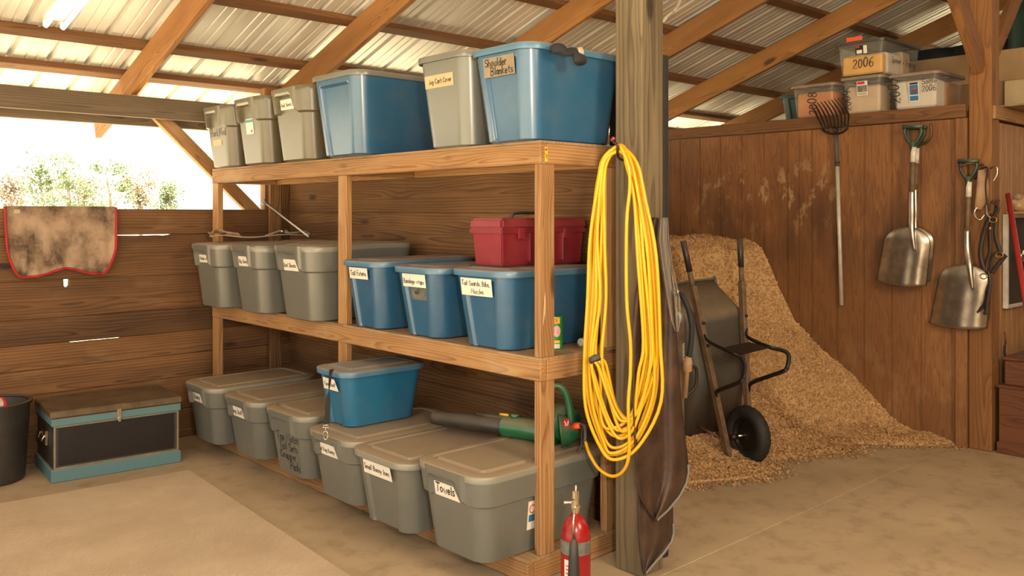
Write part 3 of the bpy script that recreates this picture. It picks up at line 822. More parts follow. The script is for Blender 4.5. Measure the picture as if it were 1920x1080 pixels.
make_bin(2.63, 3.385, ZM, .29, .62, .345, 'recess', BLUE, BLUE_LID, 'blue bin with Bandage wraps label above a patch of grey tape', GM,
    labels=[(-.10, .25, .09, .315, PAPER, 0, [('Bandage wraps', .008, .018)], .026), (-.055, .185, .075, .247, DUCT, 0, [('xxl', .03, .03)], .022)])
M6 = make_bin(2.62, 2.87, ZM, .32, .62, .355, 'recess', BLUE, BLUE_LID, 'blue bin with label Tail Guards, Bibs, Muzzles under the red toolbox', GM,
    labels=[(-.125, .24, .09, .32, PAPER, 0, [('Tail Guards, Bibs,', .006, .046), ('Muzzles', .07, .010)], .026)])
# bottom shelf
ZB = .1
make_bin(2.36, 5.275, ZB, .36, .72, .365, 'collar', GREY, GREY_LID, 'grey bin in the corner of the bottom shelf, its label curling', GB,
    labels=[(-.10, .255, .045, .31, PAPER, .02, [('Bunny', .015, .017)], .03)])
make_bin(2.40, 4.785, ZB, .36, .72, .35, 'collar', GREY, GREY_LID, 'grey bin on the bottom shelf with label reading Ring Stuff', GB,
    labels=[(-.12, .235, .05, .295, PAPER, .025, [('Ring Stuff', .008, .018)], .03)])
make_bin(2.41, 4.255, ZB, .365, .72, .355, 'collar', GREY, GREY_LID, 'grey bin lettered by hand Top Notch Tail Sets Crupper Pads', GB,
    texts=[('Top Notch', -.105, .195, .044, INK), ('Tail Sets', -.09, .142, .044, INK), ('Crupper', -.09, .092, .044, INK), ('Pads', .01, .038, .048, INK)])
make_bin(2.37, 3.70, ZB, .37, .74, .335, 'collar', GREY, GREY_LID, 'grey bin labelled Tail Bag Bunny under the small bright blue bin', GB,
    labels=[(-.13, .225, .06, .285, PAPER, .03, [('Tail Bag Bunny', .006, .018)], .028)])
make_bin(2.335, 3.215, ZB, .375, .76, .335, 'recess', GREY, GREY_LID, 'grey bin labelled Small Bunny Ines with a recessed front', GB,
    labels=[(-.13, .235, .10, .30, PAPER, .01, [('Small Bunny Ines', .006, .022)], .03)])
B6 = make_bin(2.36, 2.735, ZB, .37, .76, .375, 'collar', GREY, GREY_LID, 'large grey bin labelled Towels nearest the red extinguisher', GB,
    labels=[(-.12, .245, .07, .305, PAPER, .04, [('Towels', .03, .018)], .040)])
# product sticker on the long side of the Towels bin
_, Mw, fr, sd = B6
fsd = lambda a, b, l=.0018: Mw @ sd(a, b/.375, l)
lo = sheet('product_sticker', fsd, -.105, .10, -.055, .225, PAPER, B6[0], 4, 4); lo['label'] = 'white product sticker with red ring and blue block'
tube('sticker_print', [fsd(-.08+.016*math.cos(t*.6), .19+.018*math.sin(t*.6), .0025) for t in range(11)], .0022, REDPR, lo, 5, True)
sheet('sticker_print', lambda a, b: fsd(a, b, .0028), -.098, .135, -.062, .165, BLUEPR, lo, 3, 1)
# small bright blue bin on top
SB = make_bin(2.44, 3.88, ZB+.335+.015, .245, .50, .29, 'recess', TEALB, BLUE_LID, 'small bright blue bin labelled Farm Stuff with a black strap hanging', 'small bins stacked on others',
    labels=[(-.085, .185, .06, .245, PAPER, .03, [('Farm Stuff', .012, .02)], .026)], dx=.04, dy=.03)

# ------------------------------------------------------------------ things on and around the shelf
# dark sock over the rim of the Shoulder Blankets bin
pts = catmull([at(1034, 92, 3.66), at(1050, 91, 3.67), at(1062, 98, 3.68), at(1074, 97, 3.70), at(1084, 106, 3.70), at(1089, 117, 3.69)], 6)
so = tube('wool_sock', pts, lambda t: .020+.010*math.sin(t*9)*.5+.012*t, SOCK, None, 10, flat=(1, .7))
tag(so, 'dark crumpled sock lying over the rim of the Shoulder Blankets bin', 'sock')
lathe('cuff', [(.0, 0), (.022, 0), (.024, .01), (.022, .022), (0, .022)], GREYWEB, so, 12, M=axisM(pts[-8]+Vector((0, 0, .012)), (1, -.6, .2)))

# red toolbox
tb = thing('toolbox', (2.95, 3.08, 1.315), 'dusty red plastic toolbox standing on the Tail Guards bin lid', 'toolbox')
def taper_box(name, x0, x1, y0, y1, z0, z1, ins, mat, parent, bev=.006):
    bm = boxbm(1, 1, 1, 0)
    for v in bm.verts:
        k = ins if v.co.z < 0 else 0
        v.co = Vector((x0+k if v.co.x < 0 else x1-k, y0+k if v.co.y < 0 else y1-k, z0 if v.co.z < 0 else z1))
    bmesh.ops.bevel(bm, geom=bm.edges[:], offset=bev, segments=2, affect='EDGES')
    return smooth_sharp(bobj(name, bm, mat, parent), 35)
zb = ZM+.355+.016
taper_box('body', 2.675, 3.22, 2.975, 3.185, zb, zb+.155, .010, RED_PL, tb)
taper_box('rim', 2.662, 3.233, 2.962, 3.198, zb+.150, zb+.172, 0, RED_PL, tb)
taper_box('lid', 2.668, 3.227, 2.968, 3.192, zb+.170, zb+.222, -.008, RED_PL, tb, .012)
for i, x in enumerate((2.78, 3.08)):
    taper_box('latch', x-.018, x+.018, 2.951, 2.966, zb+.125, zb+.178, 0, RED_PL, tb, .003)
for x in (2.84, 2.95, 3.06): bbox('rib', (x-.003, 2.960, zb+.02), (x+.003, 2.982, zb+.15), RED_PL, tb, bev=.001)
hp = catmull([(2.83, 3.08, zb+.222), (2.845, 3.08, zb+.243), (2.95, 3.08, zb+.247), (3.055, 3.08, zb+.243), (3.07, 3.08, zb+.222)], 5)
tube('handle', hp, .008, BLK_PL, tb, 8)

# canister and dropped bottle on the middle shelf
cx, cy = 2.852, 2.808
cn = lathe('canister', [(0, 0), (.030, 0), (.033, .003), (.033, .147), (.030, .15), (0, .15)], GRNPR, None, 28, M=T(cx, cy, ZM))
tag(cn, 'green printed cardboard canister behind the near front shelf post', 'canister')
def cylf(cx, cy, z, r, a_off):
    def f(a, b, l=.0008):
        an = a_off+a/r; return Vector((cx+math.cos(an)*(r+l), cy+math.sin(an)*(r+l), z+b))
    return f
cf = cylf(cx, cy, ZM, .033, math.radians(225+10))
V_ = sheet('label_print', lambda a, b: cf(a, b), -.022, .118, .014, .146, YEL, cn, 8, 1)
P_ = [cf(.017*math.cos(t*.524), .083+.026*math.sin(t*.524), .001) for t in range(12)]
mobj('label_print', P_+[cf(0, .083, .001)], [(i, (i+1) % 12, 12) for i in range(12)], PINKPR, cn)
lettering('label_lettering', [('KE', -.016, .124)], lambda a, b: cf(a, b, .0014), .016, REDPR, cn, .25)
sheet('label_print', lambda a, b: cf(a, b, .001), -.018, .03, .014, .042, YEL, cn, 6, 1)
sheet('label_print', lambda a, b: cf(a, b, .001), -.018, .006, .014, .026, PAPER, cn, 6, 1)
bt = thing('marker_bottle', (3.0, 2.77, ZM+.02), 'small red tube with round white cap lying on the shelf by the yellow cord', 'bottle')
lathe('body', [(0, 0), (.014, 0), (.014, .10), (.010, .11), (0, .11)], REDPAINT, bt, 16, M=axisM((3.0, 2.775, ZM+.0195), (1, .15, 0)))
lathe('cap', [(0, 0), (.016, 0), (.0195, .004), (.0195, .018), (.016, .022), (0, .022)], PAPER, bt, 20, M=axisM((2.978, 2.772, ZM+.0195), (1, .15, 0)))

# webbing girth, folded on the farthest lids of the middle shelf
gz = ZM+.45
sp = thing('girth_strap', (2.6, 5.3, gz), 'tan and grey webbing girth straps folded over two grey bin lids', 'strap')
tube('strap', catmull([at(395, 443, 5.75), at(420, 441, 5.8), at(470, 445, 5.7), at(530, 440, 5.8), at(575, 441, 5.9)], 8), .02, GREYWEB, sp, 6, flat=(.2, 1.2), upv=(0, 0, 1))
tube('strap', catmull([at(398, 444, 5.8), at(395, 437, 5.85), at(408, 433, 5.9), at(425, 438, 5.9), at(450, 441, 5.85)], 8), .018, TANL, sp, 6, flat=(.25, 1.2), upv=(.5, .5, .6))
tube('strap', catmull([at(500, 442, 5.9), at(515, 436, 5.95), at(532, 432, 5.95), at(543, 437, 5.9), at(572, 434, 6.0), at(578, 440, 6.0)], 8), .02, GREYWEB, sp, 6, flat=(.25, 1.3), upv=(0, 0, 1))
tube('pad', catmull([at(415, 439, 5.9), at(428, 436, 5.92), at(440, 438, 5.95)], 5), .022, BLK_PL, sp, 8, flat=(.35, 1.2), upv=(0, 0, 1))
lathe('buckle', [(0, 0), (.014, 0), (.016, .006), (.012, .014), (0, .016)], CHROME, sp, 14, M=axisM(at(530, 434, 5.86), (-.5, -.6, .5)))
rod = thing('whip_stick', tuple(at(540, 412, 6.0)), 'thin white stick with grey grip leaning from bin lid to corner post', 'stick')
ra_, rb_ = at(578, 443, 5.62), at(500, 383, 6.40)
tube('shaft', [ra_, rb_], .006, WHTAPE, rod, 8); tube('grip', [rb_, rb_+(rb_-ra_).normalized()*.085], lambda t: .011+.008*t, DUCT, rod, 10)

# black strap with snap hook, hanging from the small blue lid
ss = thing('lead_strap', tuple(at(617, 700, 4.42)), 'black webbing strap with nickel snap hanging down the small bright blue bin', 'strap')
P = catmull([at(623, 692, 4.47), at(620, 700, 4.40), at(617, 730, 4.39), at(615, 752, 4.38), at(614, 775, 4.37), at(612, 795, 4.365)], 10)
V, Fc = [], []
for i, p in enumerate(P):
    t = i/(len(P)-1); an = math.radians(47+150*sstep(.12, .95, t)); wv = .017*(1-.25*math.sin(t*6.2)**2)
    dv = Vector((math.cos(an)*.74+math.sin(an)*.2, -math.cos(an)*.67+math.sin(an)*.3, 0))*wv; nn = Vector((dv.y, -dv.x, 0)).normalized()*.0012
    V += [p-dv-nn, p+dv-nn, p+dv+nn, p-dv+nn]
for i in range(len(P)-1):
    for k in range(4): Fc.append((4*i+k, 4*i+(k+1) % 4, 4*i+4+(k+1) % 4, 4*i+4+k))
mobj('webbing', V, Fc, BLKWEB, ss)
b0 = at(611, 797, 4.36)
tube('buckle', [b0+Vector((.74*x, -.67*x, z)) for x, z in ((-.018, 0), (.018, 0), (.016, -.012), (-.016, -.012))], .003, CHROME, ss, 6, True)
c_ = at(610.5, 808, 4.355)
tube('snap_hook', [b0+Vector((0, 0, -.012)), c_], .0035, CHROME, ss, 6)
tube('snap_hook', [c_+Vector((.74*.012*math.sin(t*.7), -.67*.012*math.sin(t*.7), -.022+.022*math.cos(t*.7))) for t in range(9)], .003, CHROME, ss, 6, True)

# ------------------------------------------------------------------ leaf blower
lz = ZB+.375+.018
lb = thing('leaf_blower', (2.87, 2.88, lz), 'green and black electric leaf blower lying across the grey bin lids', 'blower')
tip, col = at(812, 783, 4.47), at(966, 801, 4.18)
dirv = (col-tip).normalized()
tube('blower_tube', [tip+dirv*t for t in (0, .02, .15, .3, (col-tip).length)], lambda t: .030+.012*t, BLK_PL, lb, 16)
tube('tube_ridge', [tip+dirv*t+Vector((0, 0, .038)) for t in (.28, .36, (col-tip).length)], .012, BLK_PL, lb, 8)
tube('lock_button', [tip+dirv*t+Vector((0, 0, .053)) for t in (.42, .47)], .007, YEL, lb, 8, flat=(.6, 1.5))
e1 = at(1042, 812, 4.04)
tube('collar', [col-dirv*.06, col-dirv*.055, col+(e1-col)*.3, e1], lambda t: .050 if t < .7 else .056, GRN_PL, lb, 18)
tube('collar_knob', [col+Vector((0, 0, .045)), col+Vector((0, 0, .062))], .022, GRN_PL, lb, 10)
hc = at(1052, 797, 4.03)      # fan housing: a flattened drum facing the long side of the shelf
Mh = axisM(hc+Vector((.05, .045, .0)), (-.25, -.97, .0))
hs = lathe('fan_housing', [(0, -.065), (.06, -.065), (.078, -.05), (.085, -.02), (.085, .03), (.076, .05), (.048, .062), (.043, .055), (0, .055)], GRN_PL, lb, 36, M=Mh)
hv = lambda u, v, d=3.98: at(u, v, d)
tube('handle', catmull([hv(1024, 790), hv(1026, 752), hv(1034, 728), hv(1048, 724), hv(1061, 738), hv(1068, 762), hv(1070, 790), hv(1064, 812)], 8), .017, GRN_PL, lb, 12)
tube('rear_housing', catmull([hv(1050, 808), hv(1068, 806), hv(1076, 803), hv(1080, 800)], 6), lambda t: .055*(1-t)+.022, GRN_PL, lb, 14)
for q in ((1020, 838), (1062, 840)): tube('foot', [hv(q[0], q[1]-16, 4.02), Vector((*hv(q[0], q[1], 4.02)[:2], lz))], .011, GRN_PL, lb, 8)
em = sheet('emblem', lambda a, b: hv(1056, 793, 3.915)+Vector((.94*a, -.30*a, b)), -.0, -.022, .032, .016, REDPR, lb, 2, 2); em['label'] = 'red square emblem with a white bird-like mark'
tube('emblem_mark', [hv(1056, 793, 3.908)+Vector((.94*a, -.30*a, b)) for a, b in ((.006, .006), (.014, -.004), (.011, -.012), (.022, -.012), (.026, .006))], .003, PAPER, lb, 5)
tube('trigger', [hv(1064, 815, 3.95), hv(1057, 822, 3.95)], .010, BLK_PL, lb, 8)
tube('plug_socket', [hv(1075, 799, 3.96), hv(1089, 798, 3.92)], lambda t: .021-.008*t, ORANGE, lb, 10, flat=(1, .8))
tube('power_cord', catmull([hv(1089, 798, 3.92), hv(1096, 799, 3.88), hv(1098, 812, 3.87), hv(1097, 830, 3.86)], 5), .010, BLK_PL, lb, 8)
tube('cord_hook', catmull([hv(1093, 802, 3.89), hv(1091, 815, 3.9), hv(1091, 832, 3.9), hv(1086, 846, 3.9), hv(1081, 846, 3.9)], 5), .007, BLK_PL, lb, 8, flat=(1, .6))

# ------------------------------------------------------------------ yellow extension cord on its hook
hk = thing('cord_hook', (2.945, 2.46, 1.84), 'bent steel hook with red tip screwed into the big post', 'hook')
Hc = at(1160, 283, 3.68)
hp = catmull([Vector((2.95, 2.45, Hc.z-.03)), Vector((2.90, 2.44, Hc.z-.035)), Hc+Vector((.02, .015, -.028)), Hc+Vector((-.03, -.02, -.018)), Hc+Vector((-.045, -.03, .02)), at(1148, 264, 3.64), at(1152, 258, 3.64)], 8)
tube('hook_rod', hp[:-7], .006, BLKST, hk, 8); tube('red_tip', hp[-9:], .009, REDPAINT, hk, 8)
rnd = random.Random(5)
loops = [  # left u at the waist, right u there, lowest u, lowest v, spread at the shoulder
 (1096, 1241, 1150, 862, 1), (1101, 1236, 1148, 853, .85), (1106, 1226, 1146, 850, .6), (1112, 1219, 1164, 822, .35), (1103, 1215, 1158, 818, .9), (1117, 1232, 1140, 804, .7),
 (1122, 1210, 1176, 786, .1), (1118, 1222, 1172, 790, .5), (1127, 1217, 1178, 784, .25), (1112, 1229, 1160, 807, .75), (1130, 1206, 1168, 809, .0), (1108, 1224, 1152, 840, .45)]
path = []
for i, (ul, ur, ub, vb, k) in enumerate(loops):
    d0 = 3.66+.010*((i*5) % 7)/1.5-.02; j = lambda s=3: rnd.uniform(-s, s)
    tz = 272+ (i % 4)*4.0
    path += [at(1160+j(2)+(i % 3)*3, tz, d0), at(1138-6*k+j(2), 296+6*(1-k), d0+.01), at(1133-14*k+j(2), 352, d0+.02), at((ul+1125)/2+6-12*k+j(2), 450, d0+.02), at(ul+4+j(4), 560, d0+.02),
             at(ul-3+j(4), 660, d0+.02), at(ul+6+j(4), vb-98, d0+.02), at((ul*.45+ub*.55)+j(), vb-24, d0+.015), at(ub+j(2), vb, d0+.005),
             at((ur*.5+ub*.5)+j(), vb-24, d0-.01), at(ur-5+j(4), vb-108, d0-.03), at(ur+j(4), 640, d0-.04), at((ur+1200)/2-6+16*k+j(3), 480, d0-.05), at(1188+22*k+j(2), 370, d0-.03), at(1174+20*k+j(2), 306, d0-.02)]
path += [at(1164, 274, 3.62), at(1178, 310, 3.60), at(1181, 350, 3.60), at(1175, 420, 3.60), at(1175, 560, 3.60), at(1182, 640, 3.60), at(1182, 700, 3.61), at(1178, 760, 3.61), at(1180, 840, 3.62), at(1172, 878, 3.65), at(1150, 893, 3.70),
         at(1124, 880, 3.75), at(1106, 852, 3.80), at(1098, 828, 3.85)]
cd = tube('extension_cord', catmull(path, 5), .0072, CORD, None, 8)
tag(cd, 'long yellow extension cord coiled over the hook on the big post', 'cord')
tube('cord_clip', catmull([at(1108, 676, 3.60), at(1114, 672, 3.59), at(1122, 670, 3.60)], 4), .018, BLK_PL, cd, 8, flat=(1, .7))

# ------------------------------------------------------------------ dark canvas flaps hung on the big post, clear bag above
def cloth(name, rows, mat, parent, yb=2.362, nu=18, amp=.014, ph=0.0, thick=.006):
    rows2 = []
    for i in range(len(rows)-1):
        for k in range(5):
            t = k/5; rows2.append([rows[i][q]*(1-t)+rows[i+1][q]*t for q in range(3)])
    rows2.append(rows[-1]); V, Fc = [], []
    for v, ul, ur in rows2:
        for i in range(nu+1):
            u = ul+(ur-ul)*i/nu
            yy = yb-.012+amp*math.sin(i/nu*7+v*.006+ph)-amp*.6*math.sin(i/nu*15+v*.011)
            V.append(at(u, v, y=min(yy, yb)))
    R = len(rows2)
    for r in range(R-1):
        for i in range(nu): k = r*(nu+1)+i; Fc.append((k, k+1, k+nu+2, k+nu+1))
    o = mobj(name, V, Fc, mat, parent, smooth=True)
    m = o.modifiers.new('thick', 'SOLIDIFY'); m.thickness = thick; m.offset = 0
    return o, V, R, nu
fl = thing('canvas_flap', (3.05, 2.36, 1.5), 'upper dark brown canvas blanket hanging folded on the big post', 'blanket')
rows = [(408, 1222, 1252), (440, 1214, 1254), (500, 1200, 1258), (560, 1190, 1263), (640, 1184, 1269), (720, 1186, 1274), (800, 1189, 1282), (860, 1192, 1289), (885, 1193, 1290), (905, 1194, 1286), (930, 1199, 1273), (955, 1213, 1252), (974, 1226, 1231)]
c, V, R, nu = cloth('canvas', rows, HIDE, fl)
off_ = Vector((-.004, -.006, 0))
tube('edge_binding', [V[r*(nu+1)+nu]+off_ for r in range(R-24, R)], .006, PIPING, fl, 6)
fl2 = thing('canvas_flap', (3.05, 2.37, .4), 'lower dark brown canvas blanket hanging behind the pointed upper one', 'blanket')
rows = [(905, 1196, 1262), (950, 1197, 1261), (1000, 1198, 1262), (1015, 1199, 1258), (1035, 1200, 1244), (1055, 1203, 1226), (1074, 1206, 1210)]
c, V, R, nu = cloth('canvas', rows, HIDE2, fl2, yb=2.38, amp=.006, ph=1.5)
tube('edge_binding', [V[r*(nu+1)+nu]+off_ for r in range(8, R)], .006, PIPING, fl2, 6)
# clear plastic bag
bg = thing('plastic_bag', (3.1, 2.33, 1.4), 'crumpled clear plastic bag hanging over the canvas on the big post', 'bag')
c, V, R, nu = cloth('film', [(408, 1236, 1252), (450, 1233, 1254), (500, 1240, 1262), (560, 1250, 1275), (600, 1258, 1276), (622, 1266, 1272)], CLEARB, bg, yb=2.335, amp=.02, ph=.7, thick=.002)

# ------------------------------------------------------------------ silver water extinguisher behind the wall end
px, py = 3.392, 2.60
we = thing('fire_extinguisher', (px, py, .5), 'tall silver extinguisher with black hose hung behind the canvas flaps', 'extinguisher', 'fire extinguishers')
lathe('tank', [(0, .5), (.08, .5), (.087, .51), (.087, 1.03), (.08, 1.075), (.055, 1.105), (.03, 1.115), (.02, 1.15), (0, 1.15)], STEEL, we, 32, M=T(px, py, 0))
cf = cylf(px, py, .82, .087, math.radians(270+18)); sheet('paper_label', lambda a, b: cf(a, b), -.01, 0, .045, .12, PAPER, we, 8, 2)
for q, vv_ in enumerate((.108, .096, .084, .07, .05, .03, .018)): sheet('label_print', lambda a, b: cf(a, b, .0015), -.004, vv_, .038, vv_+.004, FADED, we, 6, 1)
hz = catmull([at(1262, 552, 4.2), at(1276, 552, 4.15), at(1288, 572, 4.13), at(1296, 605, 4.12), at(1296, 640, 4.12), at(1291, 672, 4.13)], 8)
tube('hose', hz, .013, RUBBER, we, 10)
tube('nozzle', [at(1291, 668, 4.13), at(1290, 680, 4.13), at(1289, 684, 4.13), at(1289, 695, 4.13), at(1288, 697, 4.13), at(1284, 745, 4.14)], lambda t: .013 if t < .2 else (.022 if t < .7 else .012), TANL, we, 12)
tube('bracket', catmull([at(1292, 690, 4.18), at(1305, 690, 4.2), at(1305, 722, 4.2), at(1292, 738, 4.2), at(1280, 752, 4.2)], 5), .008, BLKST, we, 8)
tube('valve_lever', catmull([at(1252, 556, 4.2), at(1262, 546, 4.15), at(1272, 548, 4.12)], 5), .009, CHROME, we, 8)

# red CO2 extinguisher on the floor
px, py = 2.45, 2.305
fe = thing('fire_extinguisher', (px, py, 0), 'red extinguisher with black horn standing on the floor before the shelf end', 'extinguisher', 'fire extinguishers')
lathe('tank', [(0, 0), (.05, 0), (.057, .008), (.057, .315), (.054, .345), (.045, .375), (.030, .395), (.018, .405), (.018, .415), (0, .415)], REDPAINT, fe, 40, M=T(px, py, 0))
cf = cylf(px, py, 0, .057, math.radians(225+12)); bd = sheet('name_band', lambda a, b: cf(a, b), -.179, .268, .179, .318, DUCT, fe, 48, 1); bd['label'] = 'grey printed band round the tank'
for q in range(4): sheet('band_print', lambda a, b: cf(a, b, .0015), .022, .276+q*.009, .055, .279+q*.009, FADED, bd, 6, 1)
pl = sheet('paper_label', lambda a, b: cf(a, b, .0009), -.06, .155, -.026, .25, PAPER, fe, 8, 2)
for q in range(5): sheet('label_print', lambda a, b: cf(a, b, .0018), -.054, .17+q*.014, -.032, .174+q*.014, REDPR, pl, 5, 1)
lathe('valve', [(0, .41), (.016, .41), (.016, .43), (.020, .432), (.020, .442), (.013, .446), (.013, .468), (.016, .47), (.015, .492), (.009, .498), (0, .498)], CHROME, fe, 18, M=T(px, py, 0))
vd = Vector((-.74, .67, 0))
tube('valve_stem', [Vector((px, py, .452)), Vector((px, py, .452))+vd*.03, Vector((px, py, .450))+vd*.045], lambda t: .007 if t < .8 else .009, CHROME, fe, 10)
tube('carry_lever', catmull([Vector((px, py, .46))+vd*.01, Vector((px, py, .475))-FWD*.01, Vector((px, py, .505))-FWD*.012+Vector((.0, 0, 0)), Vector((px, py, .517))-FWD*.006], 5), .011, CHROME, fe, 8, flat=(1, .5))
hb = Vector((px, py, 0))-FWD*.060+vd*.012
tube('hose_pipe', [Vector((px, py, .438))+vd*.002, Vector((px, py, .435))-FWD*.045+vd*.008, hb+Vector((0, 0, .40)), hb+Vector((0, 0, .335))], .005, CHROME, fe, 8)
lathe('discharge_horn', [(0, .10), (.027, .10), (.027, .115), (.020, .25), (.015, .32), (.010, .332), (.008, .338), (0, .338)], BLK_PL, fe, 22, M=T(hb.x-.012*FWD.x, hb.y-.012*FWD.y, 0))

# loose tool hook plate on the deck
hp_ = bbox('hinge_plate', (2.705, 2.695, .1), (2.712, 2.725, .15), PAPER, bev=.001)
tag(hp_, 'small white hinge plate standing on the bottom deck behind the extinguisher', 'plate')

# ------------------------------------------------------------------ left side: blanket, trunk, bin
hb_ = thing('horse_blanket', (1.68, YW, 1.58), 'dirty tan horse cloth with red binding hung over the plank wall', 'blanket')
NU, NV = 40, 26; V, Fc = [], []
def edge_drop(s):      # s -1..1 across; length of the drop
    a = abs(s); return .435-.045*math.exp(-((s-.05)/.33)**2)-.0*(a) - (.16*max(0, (a-.72)/.28)**2.4 if a > .72 else 0)
xl, xr = 1.355, 2.005
for j in range(NV+1):
    t = j/NV
    for i in range(NU+1):
        s = 2*i/NU-1; dz = edge_drop(s)*t
        x = (xl+xr)/2+s*(xr-xl)/2*(1-.035*t*t*(1 if t > .5 else .8))
        fold = .010*math.sin(s*9+t*2.5)*t+.006*math.sin(s*21-t*4)*t
        z = 1.598-dz; yy = YW-.014-.012*t-abs(fold)
        if j == 0: yy = YW+.02; z = 1.598
        if j == 1: yy = YW-.012; z = 1.594
        V.append((x, yy, z))
for j in range(NV):
    for i in range(NU): k = j*(NU+1)+i; Fc.append((k, k+1, k+NU+2, k+NU+1))
c = mobj('cloth', V, Fc, BLANK, hb_, smooth=True); m = c.modifiers.new('thick', 'SOLIDIFY'); m.thickness = .008; m.offset = 0
bp = [V[j*(NU+1)] for j in range(1, NV+1)]+[V[NV*(NU+1)+i] for i in range(1, NU+1)]+[V[j*(NU+1)+NU] for j in range(NV-1, 0, -1)]
tube('red_binding', [Vector(p)+Vector((0, -.003, 0)) for p in bp], .017, REDTRIM, hb_, 6, flat=(1, .45), upv=(0.001, -1, 0.001))
sheet('sewn_patch', lambda a, b: Vector((a, YW-.028, b)), 1.40, 1.555, 1.435, 1.58, TAPE, hb_, 1, 1)

# tack trunk
STRIP = simple('dull_metal_strip', (.27, .235, .175), .5, .3, var=.35)
Q0, Q1 = Vector((1.475, 5.515)), Vector((2.205, 5.455)); exx = (Q1-Q0).normalized(); eyy = Vector((-exx.y, exx.x)); Lt = (Q1-Q0).length; Dt = .50
MT = Matrix(((exx.x, eyy.x, 0, Q0.x), (exx.y, eyy.y, 0, Q0.y), (0, 0, 1, 0), (0, 0, 0, 1)))
tr = thing('tack_trunk', (Q0.x, Q0.y, 0), 'scuffed black tack trunk with faded blue trim on the floor by the wall', 'trunk')
def tbox(name, a, b, mat, parent=None, bev=.004):
    a, b = Vector(a), Vector(b); c = (a+b)/2; s = b-a
    bm = boxbm(s.x, s.y, s.z, bev); o = bobj(name, bm, mat, None, M=MT @ T(*c)); return par(o, parent or tr)
tbox('base_plinth', (0, 0, 0), (Lt, Dt, .075), CHST_BL)
tbox('case', (.014, .014, .07), (Lt-.014, Dt-.014, .34), CHST_BK)
for z0, z1 in ((.075, .085), (.315, .325)):
    tbox('edge_strip', (.02, .008, z0), (Lt-.02, .016, z1), STRIP, bev=.001)
for x in (.014, Lt-.024): tbox('edge_strip', (x, .007, .075), (x+.011, .016, .33), STRIP, bev=.001)
tbox('front_panel', (.04, .009, .095), (Lt-.04, .017, .31), DARK, bev=.001)
tbox('trim_band', (.002, .0, .325), (Lt-.002, Dt, .368), CHST_BL)
ld = tbox('lid', (-.004, -.006, .372), (Lt+.004, Dt+.004, .412), simple('rubbed_steel_lid', (.17, .122, .072), .5, .35, var=.45, sc_=7), bev=.006)
hs = tbox('hasp', (Lt*.5-.012, -.014, .318), (Lt*.5+.012, -.004, .385), CHROME, bev=.002)
tbox('hasp_loop', (Lt*.5-.008, -.02, .308), (Lt*.5+.008, -.010, .335), CHROME, hs, bev=.002)
sh = tbox('side_handle', (-.004, .15, .19), (.012, .30, .275), CHROME, bev=.002)
par(tube('handle_bail', [MT @ Vector(p) for p in ((-.006, .165, .25), (-.020, .17, .215), (-.020, .28, .215), (-.006, .285, .25))], .006, CHROME), sh)

# black waste bin with a folded pad in it
bx, by = 1.235, 5.83
wb = thing('waste_bin', (bx, by, 0), 'black rubber waste bin against the plank wall beside the trunk', 'bin')
lathe('body', [(0, .0), (.170, .0), (.178, .008), (.205, .44), (.216, .442), (.218, .458), (.206, .460), (.198, .446), (.172, .03), (0, .02)], BLK_PL, wb, 40, M=T(bx, by, 0))
tube('rim_ring', [(bx+.207*math.cos(a*.1571), by+.207*math.sin(a*.1571), .452) for a in range(40)], .011, BLK_PL, wb, 8, True)
pd = thing('saddle_pad', (bx-.05, by-.05, .40), 'white folded pad with red binding stuffed in the black waste bin', 'pad')
P = [Vector((bx-.04+.085*math.cos(a*.35), by-.085+.0*a, .43+.035*math.sin(a*.35))) for a in range(18)]
pv = catmull([(bx-.10, by-.10, .445), (bx-.02, by-.105, .468), (bx+.04, by-.11, .458)], 6)
tube('pad_cloth', pv, .075, simple('off_white_fleece', (.62, .52, .44), .95, var=.15), pd, 14, flat=(.42, 1.0), upv=(0, 0, 1))
e_ = pv[-1]; tube('red_binding', [e_+Vector((.004*math.cos(a*.45), .075*math.cos(a*.45), .032*math.sin(a*.45))) for a in range(14)], .010, REDTRIM, pd, 6, True)

# ------------------------------------------------------------------ shavings heap and wheelbarrow
def toe(x):
    pts = [(3.34, 3.25), (4.2, 3.02), (4.49, 2.86), (4.74, 2.82), (4.98, 2.96), (5.48, 2.74), (5.72, 2.80), (5.95, 2.50), (6.18, 2.30)]
    for (a, ya), (b, yb) in zip(pts, pts[1:]):
        if x <= b: t = max(0, (x-a)/(b-a)); return ya+(yb-ya)*t
    return 2.30
pf = [(0, 0.0), (.03, .02), (.25, .05), (.39, .09), (.7, .33), (1.2, .745), (1.34, .98), (1.48, 1.265), (1.63, 1.37), (1.9, 1.36), (3.8, 1.30)]
def pfun(t):
    for (a, za), (b, zb_) in zip(pf, pf[1:]):
        if t <= b: return za+(zb_-za)*max(0, (t-a)/(b-a))
    return 1.3
def heap_z(x, y):
    t = y-toe(x); k = sstep(4.1, 5.6, x)
    if t < 0: return -.03
    z = pfun(t)*k+(1-k)*pfun(t*.95+.02)
    if t > .02: z += (noise.noise(Vector((x*3.1, y*3.1, 1)))*.05+noise.noise(Vector((x*9, y*9, 4)))*.022)*min(1, t*4)
    return max(z, -.03)
nx, ny = 230, 260; V, Fc = [], []
for j in range(ny+1):
    for i in range(nx+1):
        x = 3.36+(6.172-3.36)*i/nx; y = 2.25+(6.0-2.25)*j/ny
        z = heap_z(x, y); 
        if y-toe(x) > 0: z += noise.noise(Vector((x*38, y*38, 2)))*.004-.003
        V.append((x, y, z))
for j in range(ny):
    for i in range(nx):
        k = j*(nx+1)+i
        if max(V[k][2], V[k+1][2], V[k+nx+2][2], V[k+nx+1][2]) > -.02: Fc.append((k, k+1, k+nx+2, k+nx+1))
rs = random.Random(3)
cnt = 0
